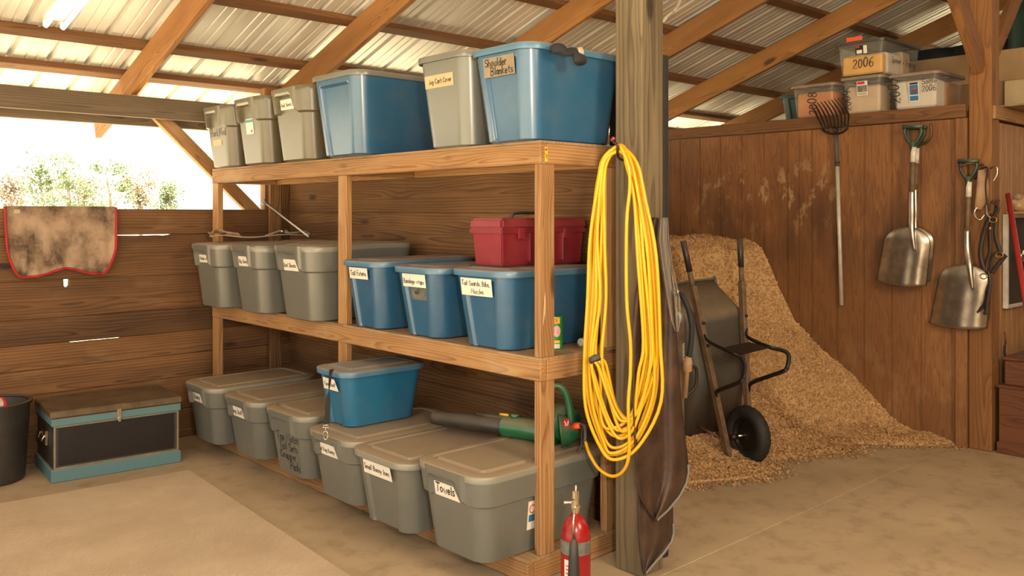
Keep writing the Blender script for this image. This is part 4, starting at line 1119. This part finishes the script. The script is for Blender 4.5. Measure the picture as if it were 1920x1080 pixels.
while cnt < 90000:
    x = rs.uniform(3.8, 6.17); y = rs.uniform(2.25, 4.75); t = y-toe(x)
    if t < -.16: continue
    if t < 0 and rs.random() > math.exp(t*16)*.8: continue
    z = max(heap_z(x, y), 0)
    e = .012; gx = (heap_z(x+e, y)-heap_z(x-e, y))/(2*e) if t > .02 else 0; gy = (heap_z(x, y+e)-heap_z(x, y-e))/(2*e) if t > .02 else 0
    nn = Vector((-gx, -gy, 1)).normalized()
    L = rs.uniform(.004, .009); wd = L*rs.uniform(.4, .85)
    p = Vector((x, y, z))+nn*rs.uniform(.002, .009)
    a = Vector((rs.gauss(0, 1), rs.gauss(0, 1), rs.gauss(0, 1))); a = (a-nn*a.dot(nn)*.75).normalized()
    b = nn.cross(a)+nn*rs.gauss(0, .3); b = (b-a*b.dot(a)).normalized()
    n_ = a.cross(b)*L*.35; k = len(V)
    V += [p-a*L-b*wd, p-a*L+b*wd, p+n_+b*wd, p+n_-b*wd, p+a*L+b*wd, p+a*L-b*wd] if rs.random() < .35 else [p-a*L-b*wd, p-a*L+b*wd, p+a*L+b*wd+n_, p+a*L-b*wd+n_]
    if len(V)-k == 6: Fc += [(k, k+1, k+2, k+3), (k+3, k+2, k+4, k+5)]
    else: Fc.append((k, k+1, k+2, k+3))
    cnt += 1
hp = mobj('shavings_heap', V, Fc, SHAV)
tag(hp, 'big heap of tan wood shavings piled against the plywood partition', 'shavings', kind='stuff')

# wheelbarrow stood on its nose
A1, A2 = Vector((4.665, 3.085, .012)), Vector((4.845, 3.06, .06)); B1, B2 = at(1281, 452, 5.36), at(1387, 448, 5.63)
wbw = thing('wheelbarrow', (4.75, 3.05, 0), 'wheelbarrow with dark grey tray stood upright on its wheel against shavings', 'wheelbarrow')
def H1(t): return A1+(B1-A1)*t
def H2(t): return A2+(B2-A2)*t
def Hm(t): return (H1(t)+H2(t))/2
axd = (H2(.6)-H1(.6)).normalized(); upd = (Hm(1)-Hm(0)).normalized(); nd = upd.cross(axd).normalized()
if nd.y < 0: nd = -nd          # nd points to the open side of the tray, away from the door
for f_ in (H1, H2):
    h = beam('handle', f_(0), f_(.80), .034, .042, WOODH, wbw, up=nd, bev=.004)
    tube('hand_grip', [f_(.795), f_(.83), f_(.87)], lambda t: .0165, WOODH, h, 10); tube('hand_grip', [f_(.865), f_(1.0)], .0185, BLK_PL, h, 10)
# tray
def tp(e, a, n): return H1(e)*(.5-a/2)+H2(e)*(.5+a/2)+nd*n if False else Hm(e)+axd*a+nd*n
base = [tp(.36, -.21, .035), tp(.36, .21, .035), tp(.66, .24, .035), tp(.66, -.24, .035)]
rim = [tp(.10, -.28, .20), tp(.10, .25, .20), tp(.80, .31, .32), tp(.80, -.33, .32)]
bm = bmesh.new(); b_ = [bm.verts.new(p) for p in base]; r_ = [bm.verts.new(p) for p in rim]
bm.faces.new(b_)
for i in range(4): bm.faces.new((b_[i], b_[(i+1) % 4], r_[(i+1) % 4], r_[i]))
ed = [e for e in bm.edges if len(e.link_faces) == 2]
bmesh.ops.bevel(bm, geom=ed, offset=.05, segments=4, affect='EDGES', profile=.5)
o = bobj('tray', bm, TRAY_PL, wbw); smooth_sharp(o, 50); m = o.modifiers.new('t', 'SOLIDIFY'); m.thickness = .006; m.offset = 0
rl = [tp(.10, -.28, .20), tp(.10, .25, .20), tp(.45, .285, .26), tp(.78, .31, .32), tp(.80, .27, .322), tp(.805, 0, .325), tp(.80, -.29, .322), tp(.78, -.33, .32), tp(.45, -.31, .26)]
tube('tray_rim', catmull(rl, 5, True), .012, TRAY_PL, wbw, 8, True)
# legs
for f_, uu in ((H1, ((1321, 628, 0), (1330, 641, 1), (1372, 662, 2), (1390, 672, 2), (1396, 685, 2), (1394, 706, 2), (1385, 717, 2), (1346, 733, 1), (1344, 742, 0))),
               (H2, ((1401, 617, 0), (1402, 632, 1), (1440, 650, 2), (1470, 658, 2), (1479, 668, 2), (1476, 688, 2), (1466, 697, 2), (1411, 717, 1), (1404, 732, 0)))):
    hb2 = f_(.5); d0 = hb2.x*.677+hb2.y*.736
    tube('leg', catmull([at(u, v, d0-(.03, .07, .24)[k]*(1 if True else 1)) for u, v, k in uu], 5), .012, BLKST, wbw, 8, flat=(1.15, .5))
    for q in (.485, .585): tube('bolt', [f_(q+.05)-nd*.02, f_(q+.05)-nd*.032], .010, BLKST, wbw, 8)
q = [at(1352, 652, 5.22), at(1390, 664, 5.16), at(1442, 651, 5.30), at(1404, 641, 5.36)]
o = mobj('brace_plate', q, [(0, 1, 2, 3)], BLKST, wbw); m = o.modifiers.new('t', 'SOLIDIFY'); m.thickness = .006
# wheel
wc = Vector((4.775, 3.03, .182)); ax = Vector((axd.x, axd.y-.12, 0)).normalized()
Mw = axisM(wc, ax)
wl = lathe('wheel', [(0, -.022), (.03, -.022), (.032, -.012), (.085, -.010), (.095, -.026), (.107, -.026), (.107, .026), (.095, .026), (.085, .010), (.032, .012), (.03, .022), (0, .022)], BLKST, wbw, 40, M=Mw)
ty = [(.107+.001, -.028)]+[(.142+.040*math.cos(math.radians(a)), .046*math.sin(math.radians(a))) for a in range(-130, 131, 20)]+[(.108, .028), (.108, -.028)]
vs_, fs = [], []; seg = 56
for (r, z) in ty[:-1]:
    for k in range(seg):
        a = 2*math.pi*k/seg; rr = r-(.004 if (k % 2 and r > .165) else 0); vs_.append((rr*math.cos(a), rr*math.sin(a), z))
for i in range(len(ty)-1):
    i2 = (i+1) % (len(ty)-1)
    for k in range(seg): k2 = (k+1) % seg; fs.append((i*seg+k, i*seg+k2, i2*seg+k2, i2*seg+k))
o = mobj('tyre', vs_, fs, RUBBER); o.matrix_basis = Mw; par(o, wl); smooth_sharp(o, 40)
tube('axle', [wc-ax*.13, wc+ax*.13], .010, CHROME, wbw, 10)
tube('axle_bracket', [wc-ax*.085, wc-ax*.13], .018, BLKST, wbw, 10); tube('axle_bracket', [wc+ax*.08, wc+ax*.12], .018, BLKST, wbw, 10)
tube('tray_strut', [at(1302, 796, 5.55), at(1346, 818, 5.42)], .008, RUSTED, wbw, 8)

# ------------------------------------------------------------------ tools hanging on the plywood partition
PUSH = [0]
def pw(u, v, off=.05): return at(u, v, x=6.18-off-PUSH[0])
def shovel(name, label, cu, top, sock, bl, br, tl, grip, rz):
    """hand-set scoop: top/sock = shaft ends in the picture, the blade a dished plate"""
    sv = thing(name, tuple(pw(grip[0], grip[1], .03)), label, 'shovel', 'aluminium scoop shovels')
    gu, gv = grip; sx, sy = sock
    tube('shaft', [pw(gu+1, gv+42, .07), pw(gu-1, gv+100, .07), pw(gu-2, sy-108, .075)], .0165, WOODH, sv, 12)
    tube('shaft_wrap', [pw(gu+1, gv+40, .07), pw(gu, gv+68, .07)], .018, WHTAPE, sv, 12)
    tube('socket', catmull([pw(gu-2, sy-112, .075), pw(gu-2, sy-75, .08), pw(sx-1, sy-40, .105), pw(sx+4, sy, .10)], 6), lambda t: .018+.006*math.sin(t*3.1)-.008*t*t, STEEL, sv, 12)
    g_ = catmull([pw(gu-14, gv+4, .07), pw(gu-16, gv+12, .07), pw(gu-11, gv+26, .07), pw(gu-1, gv+36, .07), pw(gu+9, gv+26, .07), pw(gu+16, gv+12, .07), pw(gu+15, gv+4, .07)], 6)
    gr = tube('grip_yoke', g_, .011, DKGRN, sv, 10, flat=(1, .8)); tube('grip_bar', [pw(gu-19, gv+2, .07), pw(gu+19, gv+1, .07)], .016, DKGRN, sv, 12)
    tube('grip_neck', [pw(gu-1, gv+30, .07), pw(gu, gv+48, .07)], lambda t: .017, DKGRN, sv, 12)
    # blade rows: from shoulder to lip
    V, Fc = [], []; NR, NC = 26, 30
    P0 = Vector((tl[0], tl[1])); 
    for j in range(NR+1):
        t = j/NR
        cxu = tl[0]+(((bl[0]+br[0])/2)-tl[0])*t; cyv = tl[1]+(((bl[1]+br[1])/2)-tl[1])*t
        half = math.hypot(br[0]-bl[0], br[1]-bl[1])/2
        hw = half*(math.sqrt(max(0, 1-(1-min(t/.30, 1))**2.2))*(.90+.10*t))*1.0
        if j == 0: hw = half*.18
        du, dv = (br[0]-bl[0])/(2*half), (br[1]-bl[1])/(2*half)
        for i in range(NC+1):
            s = 2*i/NC-1
            vv = cyv+s*hw*dv+(10*(1-t)**3)*s*s*0
            dep = .105-.055*abs(s)**3.0*min(1, .3+t)-.02*t-.012*(1-min(1, t/.2))
            dep += .003*math.cos(s*9.4)*sstep(.25, .5, t)*(1-sstep(.75, .95, abs(s)))
            if t > .93: vv += 0
            V.append(pw(cxu+s*hw*du, vv+ (6*sstep(.9, 1, t)*(1-s*s)), dep))
    for j in range(NR):
        for i in range(NC): k = j*(NC+1)+i; Fc.append((k, k+1, k+NC+2, k+NC+1))
    o = mobj('blade', V, Fc, STEEL, sv, smooth=True); m = o.modifiers.new('t', 'SOLIDIFY'); m.thickness = .003; m.offset = 0
    return sv
PUSH[0] = -.035
shovel('scoop_shovel', 'dark scoop shovel hung behind another, its edge showing', 0, None, (1717, 466), (1662, 516), (1747, 526), (1716, 424), (1718, 238), 0)
PUSH[0] = .06
shovel('scoop_shovel', 'aluminium scoop shovel with dark green grip hung highest, left of the pair', 0, None, (1711, 470), (1643, 526), (1737, 536), (1706, 426), (1712, 236), 0)
PUSH[0] = 0
shovel('scoop_shovel', 'aluminium scoop shovel with dark green grip hung lower by the corner', 0, None, (1820, 543), (1742, 606), (1851, 616), (1815, 496), (1816, 301), 0)
tk = tube('tool_hook', catmull([Vector((6.18, pw(1727, 268).y, pw(1727, 268).z)), pw(1727, 270, .07), pw(1738, 266, .12), pw(1746, 252, .14), pw(1745, 232, .14)], 6), .011, RUSTED)
tag(tk, 'curved dark iron hook holding the higher shovels on the plywood', 'hook')
tk = tube('tool_hook', catmull([Vector((6.18, pw(1838, 308).y, pw(1838, 308).z)), pw(1832, 309, .05), pw(1818, 306, .10), pw(1800, 312, .11)], 6), .009, RUSTED)
tag(tk, 'bent iron hook holding the lower shovel near the corner', 'hook')
PUSH[0] = 0
# manure fork
fk = thing('manure_fork', tuple(pw(1571, 400, .05)), 'manure fork with black tines upward and white shaft on the plywood', 'fork')
tube('shaft', [pw(1570, 312, .06), pw(1578, 572, .045)], .0145, ALU, fk, 12); tube('shaft_grip', [pw(1567, 248, .07), pw(1570, 312, .06)], .0155, GREYGR, fk, 12)
tube('shaft_band', [pw(1570, 303, .06), pw(1570, 306, .06)], .018, BLK_PL, fk, 12)
for i in range(9):
    t = i/8
    b = (1541+49*t, 243+2*math.sin(t*3.14)*2.5-3*t)
    tipu = (1519+52*t, 195-11*t); mid = (1534+57*t, 222-8*t); q1 = (1527+55*t, 207-10*t)
    tube('tine', catmull([pw(tipu[0], tipu[1], .20), pw(q1[0], q1[1], .165), pw(mid[0], mid[1], .12), pw(b[0], b[1]-8, .085), pw(b[0], b[1], .08)], 5), lambda q: .003+.0032*min(1, q*3), BLKST, fk, 6)
tube('tine_bar', catmull([pw(1541, 243, .08), pw(1552, 249, .08), pw(1567, 251, .08), pw(1580, 248, .08), pw(1590, 240, .08)], 5), .008, BLKST, fk, 8)
tube('socket', [pw(1567, 252, .07), pw(1566, 238, .08)], .014, BLKST, fk, 10)

# halter and other tack near the corner
hl = thing('leather_halter', tuple(pw(1860, 420, .08)), 'dark leather halter with brass rings hanging by the plywood corner', 'halter')
def strap(pts, wd, mat=LEATH, parent=hl, off=.08):
    return tube('strap', catmull([pw(u, v, o) if len(q) == 3 else pw(u, v, off) for q in pts for (u, v, o) in [(q+(off,))[:3]]], 7), wd*.72, mat, parent, 6, flat=(1, .28), upv=(0, .7, .1))
strap([(1862, 402), (1850, 420), (1840, 455), (1838, 480), (1845, 505), (1856, 520)], .022)
strap([(1870, 378), (1866, 398), (1856, 430), (1856, 470), (1848, 505), (1850, 560), (1838, 580), (1822, 588)], .018)
strap([(1868, 410), (1866, 440), (1873, 465), (1876, 478)], .022, off=.10)
strap([(1886, 478), (1872, 495), (1860, 512)], .022, off=.11); strap([(1884, 482), (1872, 474), (1862, 480), (1856, 512)], .014, off=.09)
strap([(1868, 384), (1872, 392), (1866, 402), (1860, 408)], .014, off=.10); strap([(1852, 508), (1856, 530), (1852, 560), (1847, 590)], .018, off=.10)
for u, v in ((1862, 412), (1874, 478), (1844, 518)):
    p = pw(u, v, .125); tube('brass_ring', [p+Vector((0, .022*math.cos(a*.524), .017*math.sin(a*.524))) for a in range(12)], .0042, BRASS, hl, 6, True)
tube('brass_snap', [pw(1857, 425, .13), pw(1856, 432, .13)], .010, BRASS, hl, 8)
hk2 = tube('tool_hook', catmull([Vector((6.18, pw(1868, 376).y, pw(1868, 376).z)), pw(1860, 378, .10), pw(1868, 382, .13), pw(1872, 376, .14)], 6), .008, RUSTED); tag(hk2, 'iron hook from which the dark leather halter hangs', 'hook')
bt2 = thing('fly_veil', tuple(pw(1842, 360, .06)), 'tan leather pouch with loose straps and metal hooks above the halter', 'pouch')
tube('pouch', catmull([pw(1840, 318, .06), pw(1843, 345, .07), pw(1841, 370, .07), pw(1834, 392, .06)], 6), lambda t: .022+.02*math.sin(t*3.0), TANL, bt2, 10, flat=(.5, 1))
tube('strap', catmull([pw(1828, 336, .05), pw(1838, 318, .07), pw(1852, 316, .08), pw(1848, 350, .08), pw(1853, 395, .08)], 6), .012, LEATH, bt2, 6, flat=(.4, 1))
tube('steel_hook', catmull([pw(1838, 385, .07), pw(1828, 394, .08), pw(1829, 407, .09), pw(1838, 412, .09), pw(1846, 402, .08)], 6), .006, CHROME, bt2, 8)
tube('steel_hook', catmull([pw(1858, 316, .07), pw(1868, 312, .10), pw(1870, 326, .10), pw(1862, 340, .10)], 6), .006, CHROME, bt2, 8)
tube('steel_hook', catmull([pw(1850, 384, .08), pw(1851, 402, .10), pw(1858, 408, .10)], 6), .006, CHROME, bt2, 8)

# ------------------------------------------------------------------ things on the right return wall
def sw(u, v, off=.02): return at(u, v, y=2.11-off)
bb = thing('blackboard', tuple(sw(1920, 490)), 'blackboard in thin silver frame on the return wall', 'board')
pA, pB = sw(1888, 575, .02), sw(1885, 405, .02); x0, z0, z1 = pA.x-.01, pA.z, pB.z
bbox('board_face', (x0, 2.085, z0), (x0+.9, 2.108, z1), BLK_PL, bb, axis=0, bev=.001)
for (a, b) in (((x0-.012, 2.078, z0-.012), (x0+.012, 2.11, z1+.012)), ((x0+.012, 2.078, z1-.012), (x0+.89, 2.11, z1+.012)), ((x0+.012, 2.078, z0-.012), (x0+.89, 2.11, z0+.012)), ((x0+.89, 2.078, z0-.012), (x0+.912, 2.11, z1+.012))):
    bbox('frame_rail', a, b, ALU, bb, bev=.002)
tube('handle', catmull([sw(1916, 472, .06), sw(1914, 480, .07), sw(1916, 488, .06)], 4), .018, CHROME, bb, 8)
rp = tube('red_pole', [at(1890, 364, 5.62), at(1922, 560, 5.25), at(1944, 700, 5.0), Vector((6.2, 1.0, .02))][:2]+[at(1922, 560, 5.25)+(at(1922, 560, 5.25)-at(1890, 364, 5.62))*1.55], .0165, REDPOLE)
tag(rp, 'red painted pole leaning diagonally in front of the blackboard', 'pole')
sb = thing('grain_bag', tuple(sw(1912, 385, .10)), 'knotted clear bag of tan grain above the blackboard', 'bag')
sf = bbox('bag_shelf', (x0+.04, 1.99, z1+.014), (x0+.85, 2.108, z1+.03), PINE, bev=.002, axis=0); tag(sf, 'narrow wooden ledge over the blackboard holding a bag', 'ledge')
def blob(name, c, r, mat, parent, seedv=0, amp=.2, sub=3):
    bm = bmesh.new(); bmesh.ops.create_icosphere(bm, subdivisions=sub, radius=1)
    for v in bm.verts:
        k = 1+amp*noise.noise(v.co*1.7+Vector((seedv, 0, 0)))
        v.co = Vector((c[0]+v.co.x*r[0]*k, c[1]+v.co.y*r[1]*k, c[2]+max(v.co.z, -.75)*r[2]*k))
    return bobj(name, bm, mat, parent, smooth=True)
cc = sw(1914, 388, .06); blob('filled_bag', (cc.x, 2.05, z1+.03+.048), (.085, .052, .062), BAGTAN, sb, 3)
tube('bag_neck', [Vector((cc.x-.02, 2.05, z1+.125)), Vector((cc.x-.06, 2.045, z1+.135)), Vector((cc.x-.085, 2.04, z1+.125))], lambda t: .012+.012*t, CLEARB, sb, 8)
ch = thing('tool_chest', (6.5, 1.8, 0), 'old red-brown wooden chest of two stacked tiers at the corner', 'chest')
bbox('base_tier', (6.20, 1.45, 0.05), (7.0, 2.07, .44), REDW, ch, axis=1, bev=.006)
bbox('plinth', (6.19, 1.44, 0), (7.01, 2.08, .075), REDW, ch, axis=1, bev=.006)
bbox('top_tier', (6.245, 1.47, .442), (6.97, 2.05, .60), REDW, ch, axis=1, bev=.006)
bbox('lid', (6.235, 1.46, .602), (6.98, 2.06, .622), REDW, ch, axis=1, bev=.005)
bbox('moulding', (6.192, 1.44, .425), (7.008, 2.08, .442), REDW, ch, axis=1, bev=.004)
gf = thing('garden_fork', (6.4, 1.95, .63), 'black-tined hand fork with brown shaft lying on the red-brown chest', 'fork')
gp = lambda u, v: at(u, v, x=6.34)
for i, (u0, v0, u1, v1) in enumerate(((1885, 640, 1893, 684), (1883, 648, 1900, 690), (1884, 655, 1907, 692), (1886, 662, 1914, 694))):
    tube('tine', catmull([gp(u0, v0), gp(u0, (v0*.55+v1*.45)), gp((u0+u1)/2, v0*.2+v1*.8), gp(u1, v1)], 5), .005, BLKST, gf, 6)
tube('shaft', [gp(1893, 668), gp(1930, 672), gp(1960, 676)], .014, WOODH, gf, 10)
tube('ferrule', [gp(1884, 622), gp(1886, 645)], .006, RUSTED, gf, 8)

# ------------------------------------------------------------------ boxes stored on the partition
LZ = 2.287
def clear_tote(y0, y1, x0, L, z, Hh, label, fill, lidm, marks=(), stickers=(), extra=None, group='clear totes on the partition'):
    W = y1-y0; cy = (y0+y1)/2; cx = x0+L/2
    root = thing('clear_tote', (cx, cy, z), label, 'tote', group)
    V, Fc, front, side = bin_surface(L, W, Hh, 'plain', .022, .02, .035); Mw = T(cx, cy, z)
    o = mobj('body', V, Fc[:-1], CLEAR); o.matrix_basis = Mw; par(o, root); smooth_sharp(o, 38)
    V, Fc = lid_mesh(L, W, .045, .022); l = mobj('lid', V, Fc, lidm); l.matrix_basis = Mw @ T(0, 0, Hh+.006); par(l, root); smooth_sharp(l, 38)
    for (a0, a1, b0, b1, fm) in fill:      # contents: fractions of the inside, front to back
        bm = boxbm((a1-a0)*(L-.066), (W-.056), (b1-b0)*(Hh-.02), .012)
        bobj('contents', bm, fm, root, M=Mw @ T(-L/2+.033+(a0+a1)/2*(L-.066), 0, .008+(b0+b1)/2*(Hh-.02)))
    f = lambda a, b, lift=.002: Mw @ front(-a, b/Hh, lift)
    fs2 = lambda a, b, lift=.002: Mw @ side(a, b/Hh, lift)
    for (face, a0, b0, a1, b1, m_, pm) in stickers:
        ff = f if face == 'f' else fs2
        lo = sheet('sticker', lambda a, b: ff(a, b, .002), a0, b0, a1, b1, m_, root, 4, 3)
        for (pa, pb, pc, pd_, pmat) in pm: sheet('sticker_print', lambda a, b: ff(a, b, .003), a0+pa*(a1-a0), b0+pb*(b1-b0), a0+pc*(a1-a0), b0+pd_*(b1-b0), pmat, lo, 2, 2)
    for (face, s, a, b, size, rot) in marks:
        ff = f if face == 'f' else fs2
        g2 = (lambda p, q: ff(a-q, b+p, .0025)) if rot else (lambda p, q: ff(a+p, b+q, .0025))
        lettering('lettering', [(s, 0, 0)], g2, size, INK, root, .10, seed=len(s))
    return root
LIDC = simple('mauve_grey_lid', (.30, .21, .18), .45, var=.3)
LIDG = simple('clear_grey_lid', (.26, .22, .17), .4, var=.3)
LIDK = plastic('near_black_lid', (.030, .024, .02), .45, amt=.4)
SB_ = [(.05, .62, .95, .9, REDPR), (.05, .05, .55, .55, BLKST), (.62, .1, .95, .5, PAPER)]
clear_tote(3.20, 3.545, 6.20, .40, LZ, .245, 'clear tote of orange cloth marked 2008 behind the fork tines', [(0, 1, 0, .82, FILL_OR)], LIDC, [('f', '2008', .03, .02, .07, True)])
clear_tote(2.85, 3.15, 6.22, .40, LZ, .265, 'clear tote of cream papers marked 2009 below the dark-lidded tote', [(0, .55, 0, .80, FILL_CR)], LIDG, [('f', '2009', -.085, .03, .06, True)],
    [('f', -.035, .13, .045, .235, PAPER, [(.05, .78, .75, .97, REDPR), (.05, .25, .95, .70, DUCT), (.5, .3, .9, .5, PAPER), (.05, .05, .9, .2, TAPE)])])
clear_tote(2.455, 2.785, 6.21, .46, LZ, .245, 'clear tote of white papers and tan folders marked Some 2006', [(0, .42, 0, .86, FILL_WH), (.45, .98, 0, .85, FILL_TN)], LIDC,
    [('f', '2007', -.10, .05, .075, True), ('f', 'Some', .055, .165, .04, False), ('f', '2006', .055, .115, .04, False)],
    [('f', -.035, .05, .035, .185, PAPER, [(.08, .88, .92, .98, BLKST), (.08, .35, .92, .86, BLUEPR), (.25, .42, .78, .7, FILL_OR), (.08, .05, .92, .3, BLUEPR)])])
clear_tote(2.835, 3.19, 6.225, .62, LZ+.283, .245, 'clear tote with near-black lid and orange latch, marked 2006, topmost of the stack', [(0, .12, 0, .62, FILL_YE), (.15, .55, 0, .70, FILL_WH), (.60, .85, 0, .85, FILL_CR)], LIDK,
    [('f', '2006', -.06, .055, .065, False), ('s', 'Spinner + Training', -.16, .09, .042, False)],
    [('f', -.035, .15, .055, .215, BLKST, [(.05, .75, .35, .95, REDPR), (.1, .1, .55, .5, PAPER), (.66, .05, .97, .95, PAPER)]), ('f', -.10, .245, .02, .282, ORANGE, [])])
tbn = make_bin(6.64, 3.57, LZ, .30, .42, .25, 'recess', TEAL_DK, TEAL_DK, 'dark teal bin at the far end of the partition row', None, dx=.03, dy=.03)[0]
for (a, b, m_, lab) in (((7.0, 2.30, 2.276), (7.4, 3.35, 2.52), CARDB2, 'brown cardboard box under the long tan one'), ((7.0, 2.12, 2.525), (7.42, 3.30, 2.75), CARDB, 'long tan cardboard box lying on the others behind the corner post'), ((6.96, 1.95, 2.275), (7.35, 2.285, 2.515), TAPE, 'pale cardboard box beside the corner post on the return wall')):
    bx_ = bbox('cardboard_box', a, b, m_, bev=.004); tag(bx_, lab, 'box', 'cardboard boxes on the loft')
    xs_ = a[0]-.0008; ym = (a[1]+b[1])/2; zt_ = b[2]
    par(bbox('box_flap', (a[0]+.004, a[1]+.004, zt_), ((a[0]+b[0])/2-.002, b[1]-.004, zt_+.004), m_, bev=.0005), bx_); par(bbox('box_flap', ((a[0]+b[0])/2+.002, a[1]+.004, zt_), (b[0]-.004, b[1]-.004, zt_+.004), m_, bev=.0005), bx_)
bbox('loft_board', (7.9, 1.9, 2.24), (9.6, 6.0, 2.275), PLY, wall_right, axis=1); bbox('loft_board', (6.34, 1.93, 2.2635), (7.9, 2.24, 2.2745), PLY, wall_side, axis=0, bev=.001)
# tarps hung in the loft behind
def tarp(name, p, wvec, hh, mat, label):
    V, Fc = [], []; n = 24; wv = Vector(wvec); nn = Vector((-wv.y, wv.x, 0)).normalized()
    for j in range(7):
        for i in range(n+1):
            t = i/n; V.append(Vector(p)+wv*t+nn*(.03*math.sin(t*26)+.015*math.sin(t*50+j))+Vector((0, 0, -hh*j/6)))
    for j in range(6):
        for i in range(n): k = j*(n+1)+i; Fc.append((k, k+1, k+n+2, k+n+1))
    o = mobj(name, V, Fc, mat, smooth=True); m = o.modifiers.new('t', 'SOLIDIFY'); m.thickness = .004
    return tag(o, label, 'tarp', 'tarps hung in the loft')
tarp('tarp', (8.6, 4.1, 3.12), (0, -1.5, 0), .83, NAVY, 'navy tarp hanging dark behind the boxes on the loft')
tarp('tarp', (7.75, 2.52, 3.3), (0, -1.1, 0), .98, GREENT, 'dark green tarp hanging to the right of the corner post')

# ------------------------------------------------------------------ fluorescent fitting and loose cable
ft = thing('ceiling_light', (1.4, 5.0, 2.75), 'twin-tube fluorescent fitting hung under the roof sheets', 'light')
ta, tb_ = at(102, 50, 5.0), at(102, 50, 5.0)+Vector((0.0, -1.2, .26))
sd_ = Vector((.045, 0, 0))
for s in (-1, 1):
    tube('lamp_tube', [ta+sd_*s, tb_+sd_*s], .0135, TUBE_E, ft, 12)
    for q in (ta, tb_): tube('lamp_holder', [q+sd_*s+Vector((0, .012, 0))*(1 if q is ta else -1), q+sd_*s+Vector((0, .02, .045))*(1 if q is ta else -1)], .012, WHT_EN, ft, 8)
beam('housing', ta+Vector((0, .03, .055)), tb_+Vector((0, -.03, .055)), .11, .03, WHT_EN, ft)
fcab = tube('lamp_cable', catmull([ta+Vector((.05, .05, .06)), at(60, 52, 5.3), at(0, 53, 5.3), at(-60, 60, 5.3)], 6), .006, GREYWEB); tag(fcab, 'grey cable running along the purlin from the fluorescent fitting', 'cable')
wcab = tube('loose_cable', catmull([at(1243, 42, 4.4), at(1252, 30, 4.4), at(1268, 16, 4.45), at(1277, -4, 4.5)], 6), .008, GREYWEB); tag(wcab, 'loose pale cable curling out beside the top of the big post', 'cable')

# ------------------------------------------------------------------ trees beyond the open bay
def tree(x, y, h, kind, label):
    rt = random.Random(int(x*13+y*7)); root = thing('pasture_tree', (x, y, -.16), label, 'tree', 'trees beyond the open bay')
    tr_ = tube('trunk', catmull([(x, y, -.2), (x+.1, y, h*.4), (x-.1, y+.1, h*.85)], 5), lambda t: .13*(1-.7*t), BARK, root, 8)
    V, Fc = [], []
    nc = 16
    for c in range(nc):
        a = rt.uniform(0, 6.28); rr = rt.uniform(0, h*.30); hz_ = h*rt.uniform(.35, 1.0); rr *= 1.2-.6*hz_/h
        cx_, cy_, cz_ = x+rr*math.cos(a), y+rr*math.sin(a), hz_; cr = h*rt.uniform(.06, .15)
        for k in range(70):
            d = Vector((rt.gauss(0, 1), rt.gauss(0, 1), rt.gauss(0, .8)))*cr*.6
            p = Vector((cx_, cy_, cz_))+d; s = rt.uniform(.06, .13)
            q1 = Vector((rt.gauss(0, 1), rt.gauss(0, 1), rt.gauss(0, 1))).normalized()*s; q2 = q1.orthogonal().normalized()*s*.6; k0 = len(V)
            V += [p-q1, p+q2, p+q1, p-q2]; Fc.append((k0, k0+1, k0+2, k0+3))
    cr_ = mobj('crown', V, Fc, LEAFB if kind else LEAFM, root); cr_['kind'] = 'stuff'
    for k in range(5):
        a = rt.uniform(0, 6.28); hh = h*rt.uniform(.35, .7)
        tube('branch', [(x, y, hh), (x+h*.2*math.cos(a), y+h*.2*math.sin(a), hh+h*.18)], lambda t: .035*(1-.6*t), BARK, root, 5)
for (u, v, d, kind, lab) in ((20, 338, 50, 1, 'brownish tree washed out by daylight, above the left end of the horse cloth'),
        (78, 310, 46, 0, 'pale green tree washed out by daylight, above the middle of the horse cloth'),
        (128, 304, 42, 0, 'tallest pale green tree washed out by daylight beyond the open bay'),
        (165, 330, 54, 1, 'brownish tree washed out by daylight, right of the tallest pale green one'),
        (205, 318, 45, 0, 'pale green tree washed out by daylight, above the right end of the horse cloth'),
        (262, 332, 49, 1, 'brownish tree washed out by daylight, next but one to the shelf'),
        (318, 340, 52, 0, 'small pale green tree washed out by daylight, nearest to the shelf')):
    p = at(u, v, d); tree(p.x, p.y, p.z+.16, kind, lab)
